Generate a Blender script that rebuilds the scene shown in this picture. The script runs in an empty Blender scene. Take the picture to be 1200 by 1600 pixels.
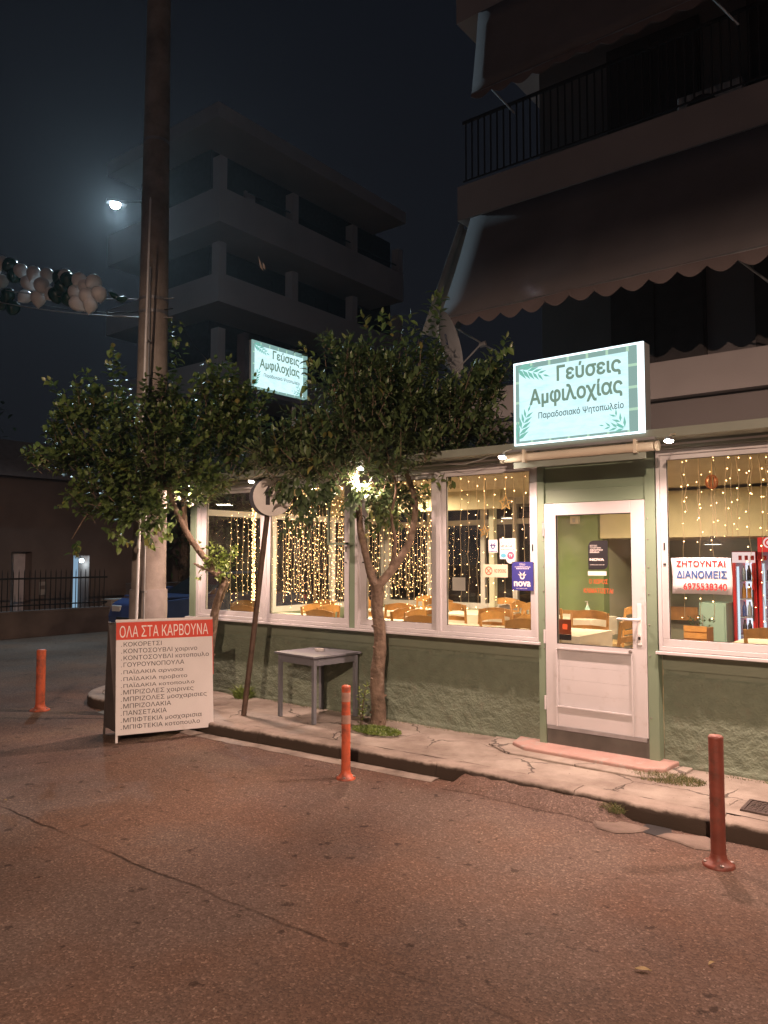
import bpy, math, random
from mathutils import Vector, Matrix, noise

# ------------------------------------------------------------------ camera, world, exposure
SC = bpy.context.scene
COL = SC.collection
rnd = random.Random(7)
cam_data = bpy.data.cameras.new('camera')
cam_data.sensor_fit = 'VERTICAL'; cam_data.sensor_height = 36.0; cam_data.lens = 27.0
cam_data.clip_end = 500; cam_data.clip_start = .05
cam = bpy.data.objects.new('camera', cam_data); COL.objects.link(cam)
cam.location = (0, 0, 1.8)
cam.rotation_euler = (math.radians(90+3.386), 0, math.radians(37.954))
SC.camera = cam

world = bpy.data.worlds.new('World'); SC.world = world; world.use_nodes = True
wn = world.node_tree.nodes; wl = world.node_tree.links
bg = wn['Background']
tc = wn.new('ShaderNodeTexCoord'); sx = wn.new('ShaderNodeSeparateXYZ'); rp = wn.new('ShaderNodeValToRGB')
wl.new(tc.outputs['Generated'], sx.inputs[0]); wl.new(sx.outputs['Z'], rp.inputs[0]); wl.new(rp.outputs[0], bg.inputs['Color'])
rp.color_ramp.elements[0].position = 0.0; rp.color_ramp.elements[0].color = (.0085, .0090, .0115, 1)
rp.color_ramp.elements[1].position = 0.8; rp.color_ramp.elements[1].color = (.0038, .0048, .0078, 1)
bg.inputs['Strength'].default_value = 1.0

SC.view_settings.view_transform = 'Standard'
SC.view_settings.look = 'None'
SC.view_settings.exposure = 0.0
SC.view_settings.gamma = 1.0
SC.view_settings.use_curve_mapping = False
SC.render.engine = 'CYCLES'
SC.cycles.max_bounces = 8
SC.cycles.transparent_max_bounces = 24
SC.cycles.sample_clamp_indirect = 4.0
SC.cycles.caustics_reflective = False
SC.cycles.caustics_refractive = False

DOWN = 245.0         # power of each fascia flood lamp
HAZE = 0.00055  # density of the added scattering volume that imitates lens glow
LED = 3400.0         # cool street lamp across the junction
BEHIND = 650.0      # added warm fill lamp, unseen far behind the viewer
NEAR = 3900.0        # added low warm fill lamp, unseen behind the viewer, shining on the junction
INSIDE = 95.0        # dining room ceiling lamps
WARM = (1.0, .655, .55)

# ------------------------------------------------------------------ materials
def _new(name):
    m = bpy.data.materials.new(name); m.use_nodes = True
    nt = m.node_tree; nt.nodes.clear()
    out = nt.nodes.new('ShaderNodeOutputMaterial')
    return m, nt, out

def mat(name, col, rough=.6, metal=0., var=.0, vscale=6., bump=0., bscale=40., col2=None, c2scale=2., c2lo=.5, c2hi=.6, spec=.5, emit=None, estr=0., coat=0.):
    """colour with noise variation, an optional second colour in patches (dirt, wear) and fine relief"""
    m, nt, out = _new(name); N = nt.nodes; L = nt.links
    b = N.new('ShaderNodeBsdfPrincipled'); L.new(b.outputs[0], out.inputs[0])
    b.inputs['Roughness'].default_value = rough; b.inputs['Metallic'].default_value = metal
    b.inputs['Specular IOR Level'].default_value = spec
    b.inputs['Coat Weight'].default_value = coat
    tc = N.new('ShaderNodeTexCoord')
    cs = None
    c4 = (*col, 1)
    b.inputs['Base Color'].default_value = c4
    if var > 0:
        nz = N.new('ShaderNodeTexNoise'); nz.inputs['Scale'].default_value = vscale; nz.inputs['Detail'].default_value = 6
        L.new(tc.outputs['Object'], nz.inputs['Vector'])
        r = N.new('ShaderNodeValToRGB'); L.new(nz.outputs['Fac'], r.inputs[0])
        r.color_ramp.elements[0].position = .3; r.color_ramp.elements[0].color = (*[c*(1-var) for c in col], 1)
        r.color_ramp.elements[1].position = .7; r.color_ramp.elements[1].color = (*[min(1, c*(1+var)) for c in col], 1)
        cs = r.outputs[0]
    if col2 is not None:
        n2 = N.new('ShaderNodeTexNoise'); n2.inputs['Scale'].default_value = c2scale; n2.inputs['Detail'].default_value = 8; n2.inputs['Roughness'].default_value = .65
        L.new(tc.outputs['Object'], n2.inputs['Vector'])
        r2 = N.new('ShaderNodeMapRange'); r2.inputs['From Min'].default_value = c2lo; r2.inputs['From Max'].default_value = c2hi
        L.new(n2.outputs['Fac'], r2.inputs['Value'])
        mx = N.new('ShaderNodeMix'); mx.data_type = 'RGBA'
        L.new(r2.outputs[0], mx.inputs['Factor'])
        if cs: L.new(cs, mx.inputs['A'])
        else: mx.inputs['A'].default_value = c4
        mx.inputs['B'].default_value = (*col2, 1)
        cs = mx.outputs['Result']
    if cs: L.new(cs, b.inputs['Base Color'])
    if bump > 0:
        n3 = N.new('ShaderNodeTexNoise'); n3.inputs['Scale'].default_value = bscale; n3.inputs['Detail'].default_value = 8
        L.new(tc.outputs['Object'], n3.inputs['Vector'])
        bp = N.new('ShaderNodeBump'); bp.inputs['Strength'].default_value = min(1, bump); bp.inputs['Distance'].default_value = .01*max(1, bump)
        L.new(n3.outputs['Fac'], bp.inputs['Height']); L.new(bp.outputs[0], b.inputs['Normal'])
    if emit:
        b.inputs['Emission Color'].default_value = (*emit, 1); b.inputs['Emission Strength'].default_value = estr
    return m

def emis(name, col, s, sample=True):
    m, nt, out = _new(name)
    e = nt.nodes.new('ShaderNodeEmission'); e.inputs[0].default_value = (*col, 1); e.inputs[1].default_value = s
    nt.links.new(e.outputs[0], out.inputs[0])
    if not sample: m.cycles.emission_sampling = 'NONE'
    return m

def glass(name, tint=(.93, .95, .93), dirt=0.0, refl=1.0):
    m, nt, out = _new(name); N = nt.nodes; L = nt.links
    t = N.new('ShaderNodeBsdfTransparent'); t.inputs[0].default_value = (*tint, 1)
    g = N.new('ShaderNodeBsdfGlossy'); g.inputs['Roughness'].default_value = .01
    f = N.new('ShaderNodeFresnel'); f.inputs[0].default_value = 1.45
    mu = N.new('ShaderNodeMath'); mu.operation = 'MULTIPLY'; mu.inputs[1].default_value = refl*1.6
    L.new(f.outputs[0], mu.inputs[0])
    x = N.new('ShaderNodeMixShader'); L.new(mu.outputs[0], x.inputs[0]); L.new(t.outputs[0], x.inputs[1]); L.new(g.outputs[0], x.inputs[2])
    last = x
    if dirt > 0:
        d = N.new('ShaderNodeBsdfDiffuse'); d.inputs[0].default_value = (.6, .55, .5, 1)
        nz = N.new('ShaderNodeTexNoise'); nz.inputs['Scale'].default_value = 3; nz.inputs['Detail'].default_value = 8
        tc = N.new('ShaderNodeTexCoord'); L.new(tc.outputs['Object'], nz.inputs['Vector'])
        mr = N.new('ShaderNodeMapRange'); mr.inputs['From Min'].default_value = .4; mr.inputs['From Max'].default_value = .9; mr.inputs['To Max'].default_value = dirt
        L.new(nz.outputs['Fac'], mr.inputs['Value'])
        y = N.new('ShaderNodeMixShader'); L.new(mr.outputs[0], y.inputs[0]); L.new(x.outputs[0], y.inputs[1]); L.new(d.outputs[0], y.inputs[2])
        last = y
    L.new(last.outputs[0], out.inputs[0])
    return m

def leaf_mat(name, cols, rough=.36):
    m, nt, out = _new(name); N = nt.nodes; L = nt.links
    at = N.new('ShaderNodeAttribute'); at.attribute_name = 'tint'
    r = N.new('ShaderNodeValToRGB'); L.new(at.outputs['Fac'], r.inputs[0])
    els = r.color_ramp.elements
    while len(els) < len(cols): els.new(.5)
    for e, (p, c) in zip(els, cols): e.position = p; e.color = (*c, 1)
    b = N.new('ShaderNodeBsdfPrincipled'); b.inputs['Roughness'].default_value = rough
    b.inputs['Specular IOR Level'].default_value = .8
    L.new(r.outputs[0], b.inputs['Base Color'])
    t = N.new('ShaderNodeBsdfTranslucent'); L.new(r.outputs[0], t.inputs[0])
    x = N.new('ShaderNodeMixShader'); x.inputs[0].default_value = .28
    L.new(b.outputs[0], x.inputs[1]); L.new(t.outputs[0], x.inputs[2]); L.new(x.outputs[0], out.inputs[0])
    return m

def asphalt_mat():
    m, nt, out = _new('asphalt'); N = nt.nodes; L = nt.links
    b = N.new('ShaderNodeBsdfPrincipled'); L.new(b.outputs[0], out.inputs[0])
    b.inputs['Roughness'].default_value = .9; b.inputs['Specular IOR Level'].default_value = .15
    tc = N.new('ShaderNodeTexCoord')
    # aggregate stones
    v = N.new('ShaderNodeTexVoronoi'); v.inputs['Scale'].default_value = 95; L.new(tc.outputs['Object'], v.inputs['Vector'])
    vs = N.new('ShaderNodeSeparateColor'); L.new(v.outputs['Color'], vs.inputs[0])
    ramp = N.new('ShaderNodeValToRGB'); L.new(vs.outputs[0], ramp.inputs[0])
    e = ramp.color_ramp.elements
    e[0].position = 0; e[0].color = (.098, .073, .060, 1)
    e[1].position = 1; e[1].color = (.24, .18, .145, 1)
    for p, c in ((.35, (.122, .088, .072)), (.70, (.148, .107, .087)), (.93, (.180, .131, .107))):
        q = e.new(p); q.color = (*c, 1)
    # big patches, oil and wear
    n1 = N.new('ShaderNodeTexNoise'); n1.inputs['Scale'].default_value = .55; n1.inputs['Detail'].default_value = 6; L.new(tc.outputs['Object'], n1.inputs['Vector'])
    mr = N.new('ShaderNodeMapRange'); mr.inputs['From Min'].default_value = .3; mr.inputs['From Max'].default_value = .7; mr.inputs['To Min'].default_value = .62; mr.inputs['To Max'].default_value = 1.2
    L.new(n1.outputs['Fac'], mr.inputs['Value'])
    n2 = N.new('ShaderNodeTexNoise'); n2.inputs['Scale'].default_value = 8; n2.inputs['Detail'].default_value = 4; n2.inputs['Roughness'].default_value = .5; L.new(tc.outputs['Object'], n2.inputs['Vector'])
    m2 = N.new('ShaderNodeMapRange'); m2.inputs['From Min'].default_value = .64; m2.inputs['From Max'].default_value = .69; m2.inputs['To Min'].default_value = 1; m2.inputs['To Max'].default_value = .5
    L.new(n2.outputs['Fac'], m2.inputs['Value'])
    mu = N.new('ShaderNodeMath'); mu.operation = 'MULTIPLY'; L.new(mr.outputs[0], mu.inputs[0]); L.new(m2.outputs[0], mu.inputs[1])
    # fine grain
    n5 = N.new('ShaderNodeTexNoise'); n5.inputs['Scale'].default_value = 180; n5.inputs['Detail'].default_value = 2; L.new(tc.outputs['Object'], n5.inputs['Vector'])
    m5 = N.new('ShaderNodeMapRange'); m5.inputs['From Min'].default_value = .3; m5.inputs['From Max'].default_value = .7; m5.inputs['To Min'].default_value = .82; m5.inputs['To Max'].default_value = 1.18
    L.new(n5.outputs['Fac'], m5.inputs['Value'])
    mu2 = N.new('ShaderNodeMath'); mu2.operation = 'MULTIPLY'; L.new(mu.outputs[0], mu2.inputs[0]); L.new(m5.outputs[0], mu2.inputs[1])
    # paving joint running along the street, wandering a little
    sp = N.new('ShaderNodeSeparateXYZ'); L.new(tc.outputs['Object'], sp.inputs[0])
    n3 = N.new('ShaderNodeTexNoise'); n3.inputs['Scale'].default_value = 3.0; n3.inputs['Detail'].default_value = 6; L.new(tc.outputs['Object'], n3.inputs['Vector'])
    a1 = N.new('ShaderNodeMath'); a1.operation = 'MULTIPLY_ADD'; a1.inputs[1].default_value = .10; L.new(n3.outputs['Fac'], a1.inputs[0]); L.new(sp.outputs['Y'], a1.inputs[2])
    a2 = N.new('ShaderNodeMath'); a2.operation = 'SUBTRACT'; L.new(a1.outputs[0], a2.inputs[0]); a2.inputs[1].default_value = SEAM_Y + .05
    a3 = N.new('ShaderNodeMath'); a3.operation = 'ABSOLUTE'; L.new(a2.outputs[0], a3.inputs[0])
    a4 = N.new('ShaderNodeMapRange'); a4.inputs['From Min'].default_value = .003; a4.inputs['From Max'].default_value = .016; a4.inputs['To Min'].default_value = .55; a4.inputs['To Max'].default_value = 1
    L.new(a3.outputs[0], a4.inputs['Value'])
    n8 = N.new('ShaderNodeTexNoise'); n8.inputs['Scale'].default_value = 1.6; n8.inputs['Detail'].default_value = 5; L.new(tc.outputs['Object'], n8.inputs['Vector'])
    m8 = N.new('ShaderNodeMapRange'); m8.inputs['From Min'].default_value = .40; m8.inputs['From Max'].default_value = .60; m8.inputs['To Min'].default_value = .95; m8.inputs['To Max'].default_value = .35; L.new(n8.outputs['Fac'], m8.inputs['Value'])
    L.new(m8.outputs[0], a4.inputs['To Min'])
    mu3 = N.new('ShaderNodeMath'); mu3.operation = 'MULTIPLY'; L.new(mu2.outputs[0], mu3.inputs[0]); L.new(a4.outputs[0], mu3.inputs[1])
    n7 = N.new('ShaderNodeTexNoise'); n7.inputs['Scale'].default_value = .9; n7.inputs['Detail'].default_value = 7; n7.inputs['Roughness'].default_value = .6
    vo = N.new('ShaderNodeVectorMath'); vo.operation = 'ADD'; vo.inputs[1].default_value = (13, 7, 3); L.new(tc.outputs['Object'], vo.inputs[0]); L.new(vo.outputs[0], n7.inputs['Vector'])
    m7 = N.new('ShaderNodeMapRange'); m7.inputs['From Min'].default_value = .42; m7.inputs['From Max'].default_value = .62; L.new(n7.outputs['Fac'], m7.inputs['Value'])
    w7 = N.new('ShaderNodeMix'); w7.data_type = 'RGBA'; w7.blend_type = 'MULTIPLY'; L.new(m7.outputs[0], w7.inputs['Factor']); L.new(ramp.outputs[0], w7.inputs['A']); w7.inputs['B'].default_value = (1.05, .90, .80, 1)
    mx = N.new('ShaderNodeMix'); mx.data_type = 'RGBA'; mx.blend_type = 'MULTIPLY'; mx.inputs['Factor'].default_value = 1
    L.new(w7.outputs['Result'], mx.inputs['A']); L.new(mu3.outputs[0], mx.inputs['B'])
    L.new(mx.outputs['Result'], b.inputs['Base Color'])
    bp = N.new('ShaderNodeBump'); bp.inputs['Strength'].default_value = .5; bp.inputs['Distance'].default_value = .004
    L.new(v.outputs['Distance'], bp.inputs['Height'])
    bp2 = N.new('ShaderNodeBump'); bp2.inputs['Strength'].default_value = .9; bp2.inputs['Distance'].default_value = .012
    L.new(a4.outputs[0], bp2.inputs['Height']); L.new(bp.outputs[0], bp2.inputs['Normal'])
    bp3 = N.new('ShaderNodeBump'); bp3.inputs['Strength'].default_value = .25; bp3.inputs['Distance'].default_value = .02
    n6 = N.new('ShaderNodeTexNoise'); n6.inputs['Scale'].default_value = 12; n6.inputs['Detail'].default_value = 6; L.new(tc.outputs['Object'], n6.inputs['Vector'])
    L.new(n6.outputs['Fac'], bp3.inputs['Height']); L.new(bp2.outputs[0], bp3.inputs['Normal'])
    L.new(bp3.outputs[0], b.inputs['Normal'])
    return m

def concrete_mat(name, base, dark, crack=True, scale=1.6, dirt_shade=False):
    m, nt, out = _new(name); N = nt.nodes; L = nt.links
    b = N.new('ShaderNodeBsdfPrincipled'); L.new(b.outputs[0], out.inputs[0])
    b.inputs['Roughness'].default_value = .85; b.inputs['Specular IOR Level'].default_value = .3
    tc = N.new('ShaderNodeTexCoord')
    n1 = N.new('ShaderNodeTexNoise'); n1.inputs['Scale'].default_value = 2.2; n1.inputs['Detail'].default_value = 10; n1.inputs['Roughness'].default_value = .65; L.new(tc.outputs['Object'], n1.inputs['Vector'])
    r = N.new('ShaderNodeValToRGB'); L.new(n1.outputs['Fac'], r.inputs[0])
    r.color_ramp.elements[0].position = .34; r.color_ramp.elements[0].color = (*dark, 1)
    r.color_ramp.elements[1].position = .62; r.color_ramp.elements[1].color = (*base, 1)
    cs = r.outputs[0]
    if dirt_shade:      # kerb face's shade painted into its lower part along with road dirt
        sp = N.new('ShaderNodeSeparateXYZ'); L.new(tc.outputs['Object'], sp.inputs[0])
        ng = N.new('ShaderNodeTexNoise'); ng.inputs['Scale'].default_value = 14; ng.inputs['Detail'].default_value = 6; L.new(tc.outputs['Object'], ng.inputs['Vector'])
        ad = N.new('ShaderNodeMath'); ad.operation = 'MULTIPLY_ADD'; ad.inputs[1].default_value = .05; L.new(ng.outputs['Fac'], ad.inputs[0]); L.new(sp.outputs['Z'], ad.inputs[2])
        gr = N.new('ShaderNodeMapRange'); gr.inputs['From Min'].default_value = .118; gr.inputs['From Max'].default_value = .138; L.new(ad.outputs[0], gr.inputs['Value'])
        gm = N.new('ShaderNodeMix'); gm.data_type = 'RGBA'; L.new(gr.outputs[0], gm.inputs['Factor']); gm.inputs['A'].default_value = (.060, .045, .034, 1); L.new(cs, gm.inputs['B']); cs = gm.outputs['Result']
    n4 = N.new('ShaderNodeTexNoise'); n4.inputs['Scale'].default_value = 90; n4.inputs['Detail'].default_value = 3; L.new(tc.outputs['Object'], n4.inputs['Vector'])
    bp = N.new('ShaderNodeBump'); bp.inputs['Strength'].default_value = .6; bp.inputs['Distance'].default_value = .004; L.new(n4.outputs['Fac'], bp.inputs['Height'])
    nrm = bp.outputs[0]
    if crack:
        nd = N.new('ShaderNodeTexNoise'); nd.inputs['Scale'].default_value = 3.5; nd.inputs['Detail'].default_value = 5; L.new(tc.outputs['Object'], nd.inputs['Vector'])
        vm = N.new('ShaderNodeVectorMath'); vm.operation = 'MULTIPLY_ADD'; vm.inputs[1].default_value = (.35, .35, .35)
        L.new(nd.outputs['Color'], vm.inputs[0]); L.new(tc.outputs['Object'], vm.inputs[2])
        v = N.new('ShaderNodeTexVoronoi'); v.feature = 'DISTANCE_TO_EDGE'; v.inputs['Scale'].default_value = scale; L.new(vm.outputs[0], v.inputs['Vector'])
        ng = N.new('ShaderNodeTexNoise'); ng.inputs['Scale'].default_value = 1.1; ng.inputs['Detail'].default_value = 2; L.new(tc.outputs['Object'], ng.inputs['Vector'])
        w = N.new('ShaderNodeMapRange'); w.inputs['From Min'].default_value = .48; w.inputs['From Max'].default_value = .62; w.inputs['To Min'].default_value = -.006; w.inputs['To Max'].default_value = .013
        L.new(ng.outputs['Fac'], w.inputs['Value'])
        d = N.new('ShaderNodeMath'); d.operation = 'SUBTRACT'; L.new(v.outputs['Distance'], d.inputs[0]); L.new(w.outputs[0], d.inputs[1])
        k = N.new('ShaderNodeMapRange'); k.inputs['From Min'].default_value = -.004; k.inputs['From Max'].default_value = .006; k.inputs['To Min'].default_value = .38; k.inputs['To Max'].default_value = 1
        L.new(d.outputs[0], k.inputs['Value'])
        mx = N.new('ShaderNodeMix'); mx.data_type = 'RGBA'; mx.blend_type = 'MULTIPLY'; mx.inputs['Factor'].default_value = 1
        L.new(cs, mx.inputs['A']); L.new(k.outputs[0], mx.inputs['B']); cs = mx.outputs['Result']
        b2 = N.new('ShaderNodeBump'); b2.inputs['Strength'].default_value = 1; b2.inputs['Distance'].default_value = .015
        L.new(k.outputs[0], b2.inputs['Height']); L.new(nrm, b2.inputs['Normal']); nrm = b2.outputs[0]
    L.new(cs, b.inputs['Base Color']); L.new(nrm, b.inputs['Normal'])
    return m

SEAM_Y = 2.76
M = {}
M['asphalt'] = asphalt_mat()
M['pavement'] = concrete_mat('pavement_concrete', (.36, .32, .27), (.20, .165, .135))
M['kerb'] = concrete_mat('kerb_concrete', (.33, .285, .235), (.13, .105, .085), False)
M['kerb_dirt_shade'] = concrete_mat('kerb_concrete_dirt_shade', (.35, .30, .25), (.17, .14, .115), False, dirt_shade=True)
M['worn'] = concrete_mat('worn_concrete', (.24, .19, .155), (.12, .09, .072), False)
M['dirt'] = mat('soil', (.09, .065, .045), .95, var=.4, vscale=20, bump=.8, bscale=60)
M['stucco'] = mat('green_stucco', (.175, .215, .155), .8, var=.12, vscale=9, bump=1.2, bscale=55, col2=(.19, .205, .15), c2scale=11, c2lo=.56, c2hi=.72, spec=.3)
M['green_paint'] = mat('smooth_green_paint', (.190, .230, .165), .55, var=.06, vscale=3, bump=.15, bscale=120)
M['green_alu'] = mat('green_aluminium', (.20, .27, .185), .42, var=.05, vscale=2, spec=.5)
M['white_alu'] = mat('white_aluminium', (.56, .55, .55), .38, var=.04, vscale=3, col2=(.44, .41, .38), c2scale=9, c2lo=.60, c2hi=.8)
M['threshold'] = mat('threshold_board', (.13, .13, .115), .7, var=.2)
M['pink_step'] = mat('pink_painted_step', (.40, .26, .22), .8, var=.12, vscale=6, bump=.4, bscale=60, col2=(.38, .33, .29), c2scale=8, c2lo=.55, c2hi=.65)
M['seal'] = mat('black_seal', (.02, .02, .02), .6)
M['glass'] = glass('window_glass', dirt=.05)
M['dark_glass'] = mat('dark_glass', (.012, .013, .015), .08, spec=.6)
M['roof'] = mat('roof_sheet', (.22, .23, .21), .6, var=.15, vscale=4)
M['fascia'] = mat('fascia_green', (.23, .26, .215), .5, var=.08, vscale=4)
M['cream'] = mat('cream_metal', (.66, .60, .47), .4, var=.05)
M['bronze_pole'] = mat('rust_brown_pole', (.10, .065, .045), .6, metal=.3, var=.35, vscale=14, bump=.3, bscale=80)
M['concrete_pole'] = concrete_mat('pole_concrete', (.31, .275, .24), (.16, .135, .115), False)
M['pole_band'] = mat('pole_band_metal', (.3, .3, .3), .5, metal=.7)
M['galv'] = mat('galvanised_steel', (.45, .46, .47), .4, metal=.7, var=.15, vscale=10)
M['orange'] = mat('orange_bollard', (.52, .105, .045), .5, var=.12, vscale=8, col2=(.20, .065, .04), c2scale=6, c2lo=.48, c2hi=.62, bump=.15, bscale=60)
M['red_brown'] = mat('red_brown_bollard', (.21, .055, .036), .5, var=.25, vscale=8, col2=(.12, .05, .035), c2scale=9, c2lo=.52, c2hi=.66, bump=.2, bscale=60)
M['faded'] = mat('faded_reflective_band', (.36, .22, .17), .5, var=.2, vscale=20)
M['bolt'] = mat('steel_bolt', (.3, .27, .25), .45, metal=.8)
M['board_white'] = mat('board_white', (.70, .68, .66), .5, var=.05, vscale=3, col2=(.6, .57, .53), c2scale=5, c2lo=.6, c2hi=.75)
M['board_red'] = mat('board_red', (.62, .065, .035), .5, var=.05)
M['board_dark'] = mat('board_back', (.07, .06, .055), .7, var=.2)
M['ink'] = mat('black_ink', (.03, .028, .03), .6)
M['white_ink'] = mat('white_ink', (.85, .80, .75), .5)
M['table'] = mat('grey_blue_table', (.17, .18, .20), .5, var=.08, vscale=6, bump=.1, bscale=90, col2=(.2, .2, .2), c2scale=6, c2lo=.6, c2hi=.75)
M['ashtray'] = mat('ashtray_glass', (.45, .43, .40), .15, spec=.8)
M['sign_white'] = mat('traffic_sign_face', (.78, .76, .72), .45, var=.08, vscale=10)
M['sign_dark'] = mat('traffic_sign_back', (.05, .055, .075), .5, var=.2)
M['bark'] = mat('bark', (.17, .125, .09), .9, var=.35, vscale=14, bump=1.6, bscale=28, col2=(.27, .22, .17), c2scale=10, c2lo=.55, c2hi=.7, spec=.2)
M['leaf_dark'] = leaf_mat('evergreen_leaf', [(0, (.05, .085, .038)), (.6, (.095, .15, .058)), (.93, (.14, .21, .066)), (1, (.26, .24, .07))], .40)
M['leaf_light'] = leaf_mat('broad_leaf', [(0, (.045, .075, .028)), (.55, (.095, .155, .045)), (.9, (.17, .25, .06)), (1, (.28, .25, .07))], .42)
M['leaf_fresh'] = leaf_mat('fresh_leaf', [(0, (.09, .15, .03)), (1, (.22, .30, .06))], .45)
M['grass'] = leaf_mat('weed_blade', [(0, (.08, .11, .03)), (.6, (.15, .17, .06)), (1, (.30, .25, .12))], .7)
M['apt_wall'] = mat('apartment_render', (.22, .20, .20), .85, var=.1, vscale=.8, bump=.3, bscale=20)
M['apt_slab'] = mat('apartment_slab_paint', (.40, .37, .37), .8, var=.1, vscale=1.2, bump=.2)
M['apt_dark'] = mat('apartment_shutter', (.08, .07, .07), .7, var=.1)
M['railing'] = mat('dark_railing', (.05, .05, .055), .5, metal=.4)
M['awning'] = mat('awning_canvas', (.20, .185, .19), .9, var=.12, vscale=1.5, bump=.2)
M['awning_brown'] = mat('awning_valance', (.21, .17, .165), .9, var=.12, vscale=3)
M['drape'] = mat('side_drape', (.42, .44, .42), .8, var=.1)
M['dish'] = mat('satellite_dish', (.50, .52, .53), .5, var=.08)
M['dishlogo'] = mat('dish_print', (.10, .16, .32), .5)
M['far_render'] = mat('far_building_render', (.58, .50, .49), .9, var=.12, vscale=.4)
M['far_dark'] = mat('far_shaded_recess', (.06, .055, .06), .9, var=.2)
M['curtain_lit'] = mat('far_curtain', (.5, .35, .25), .8, emit=(.9, .5, .3), estr=.09)
M['house'] = mat('house_render', (.16, .12, .105), .9, var=.2, vscale=1)
M['house_door'] = mat('pale_house_door', (.62, .58, .62), .6, var=.08)
M['garden_wall'] = mat('garden_wall', (.13, .10, .09), .9, var=.25, vscale=2, bump=.5, bscale=20)
M['pier'] = mat('pale_gate_pier', (.36, .32, .29), .9, var=.15)
M['iron'] = mat('black_iron', (.02, .02, .022), .5, metal=.3)
M['tile'] = mat('roof_tile', (.10, .06, .05), .9, var=.2)
M['blue_car'] = mat('blue_car_paint', (.04, .07, .20), .3, var=.03, coat=.6)
M['rubber'] = mat('rubber', (.02, .02, .02), .8)
M['chrome'] = mat('alloy', (.5, .5, .5), .3, metal=.9)
M['lampglass'] = mat('lamp_glass', (.6, .6, .6), .1)
M['pale_rod'] = mat('pale_rod', (.62, .64, .64), .45)
M['wire'] = mat('black_wire', (.03, .03, .03), .6)
M['pale_wire'] = mat('pale_wire', (.35, .36, .36), .5)
M['balloon_white'] = mat('white_balloon', (.80, .78, .77), .28, var=.03, spec=.6)
M['balloon_green'] = mat('dark_green_balloon', (.012, .06, .045), .22, spec=.7)
M['in_ceiling'] = mat('dining_ceiling', (.55, .48, .36), .8, var=.06, vscale=2)
M['in_green'] = mat('inner_green_wall', (.22, .31, .14), .7, var=.06, vscale=2)
M['in_pale'] = mat('inner_pale_wall', (.42, .43, .34), .7, var=.05, vscale=2)
M['in_soffit'] = mat('inner_cream_soffit', (.55, .50, .34), .7, var=.04)
M['in_floor'] = mat('inner_floor', (.25, .18, .12), .4, var=.15, vscale=4)
M['oak'] = mat('orange_oak', (.50, .25, .085), .45, var=.18, vscale=9)
M['pine'] = mat('pine_chair', (.52, .27, .085), .4, var=.15, vscale=12)
M['rush'] = mat('rush_seat', (.45, .33, .16), .8, var=.2, vscale=40)
M['cloth'] = mat('white_cloth', (.68, .64, .56), .8, var=.04)
M['fridge_red'] = mat('fridge_red', (.55, .02, .025), .35)
M['fridge_light'] = emis('fridge_light', (.72, .85, 1.0), 1.3)
M['fridge_in'] = mat('fridge_inside', (.7, .74, .8), .4, emit=(.6, .75, 1), estr=.35)
M['led_white'] = emis('led_disc', (1, .88, .70), 9.)
M['fridge_head'] = emis('fridge_header', (1, .72, .70), 1.0)
M['fridge_head_red'] = emis('fridge_header_red', (.85, .05, .04), .9)
M['flood'] = emis('flood_lens', (1, .82, .66), 170.)
M['led_head'] = emis('street_led', (.75, .92, 1.0), 160.)
M['door_glow'] = emis('lit_doorway', (.42, .66, .90), .55)
M['bulb'] = emis('fairy_bulb', (1.0, .56, .24), 20., False)
M['strandwire'] = mat('pale_strand_wire', (.75, .60, .38), .5)
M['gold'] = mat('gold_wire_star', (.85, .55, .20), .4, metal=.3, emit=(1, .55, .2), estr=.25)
M['copper'] = mat('copper_ornament', (.62, .24, .10), .35, metal=.5)
M['poster_blue'] = mat('poster_blue', (.045, .045, .24), .5, var=.04)
M['poster_black'] = mat('poster_black', (.018, .017, .02), .5)
M['paper'] = mat('paper', (.72, .70, .66), .7, var=.03)
M['banner'] = mat('banner_vinyl', (.68, .66, .66), .5, var=.05, vscale=3)
M['red_ink'] = mat('red_ink', (.55, .03, .035), .5)
M['blue_ink'] = mat('blue_ink', (.05, .12, .33), .5)
M['orange_ink'] = mat('orange_ink', (.65, .10, .03), .5)
M['cyan_ink'] = mat('cyan_ink', (.10, .38, .52), .5)
M['pink_ink'] = mat('pink_ink', (.68, .08, .16), .5)
M['cream_plate'] = mat('cream_plate', (.72, .60, .44), .5)
M['brown_ink'] = mat('brown_ink', (.25, .14, .07), .5)
M['kraft'] = mat('red_brown_card', (.45, .12, .05), .6, var=.08)
M['gel'] = mat('sanitiser', (.35, .60, .55), .2)
M['teal'] = mat('teal_panel', (.30, .46, .42), .5)
M['dark_art'] = mat('dark_art_print', (.035, .033, .035), .4)
M['cast_iron'] = mat('cast_iron', (.12, .095, .085), .6, metal=.5, var=.25, vscale=12)
M['dry_leaf'] = mat('dry_leaf', (.32, .24, .11), .8, var=.3, vscale=30)
M['stone'] = mat('small_stone', (.30, .25, .20), .9, var=.4, vscale=30)
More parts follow.
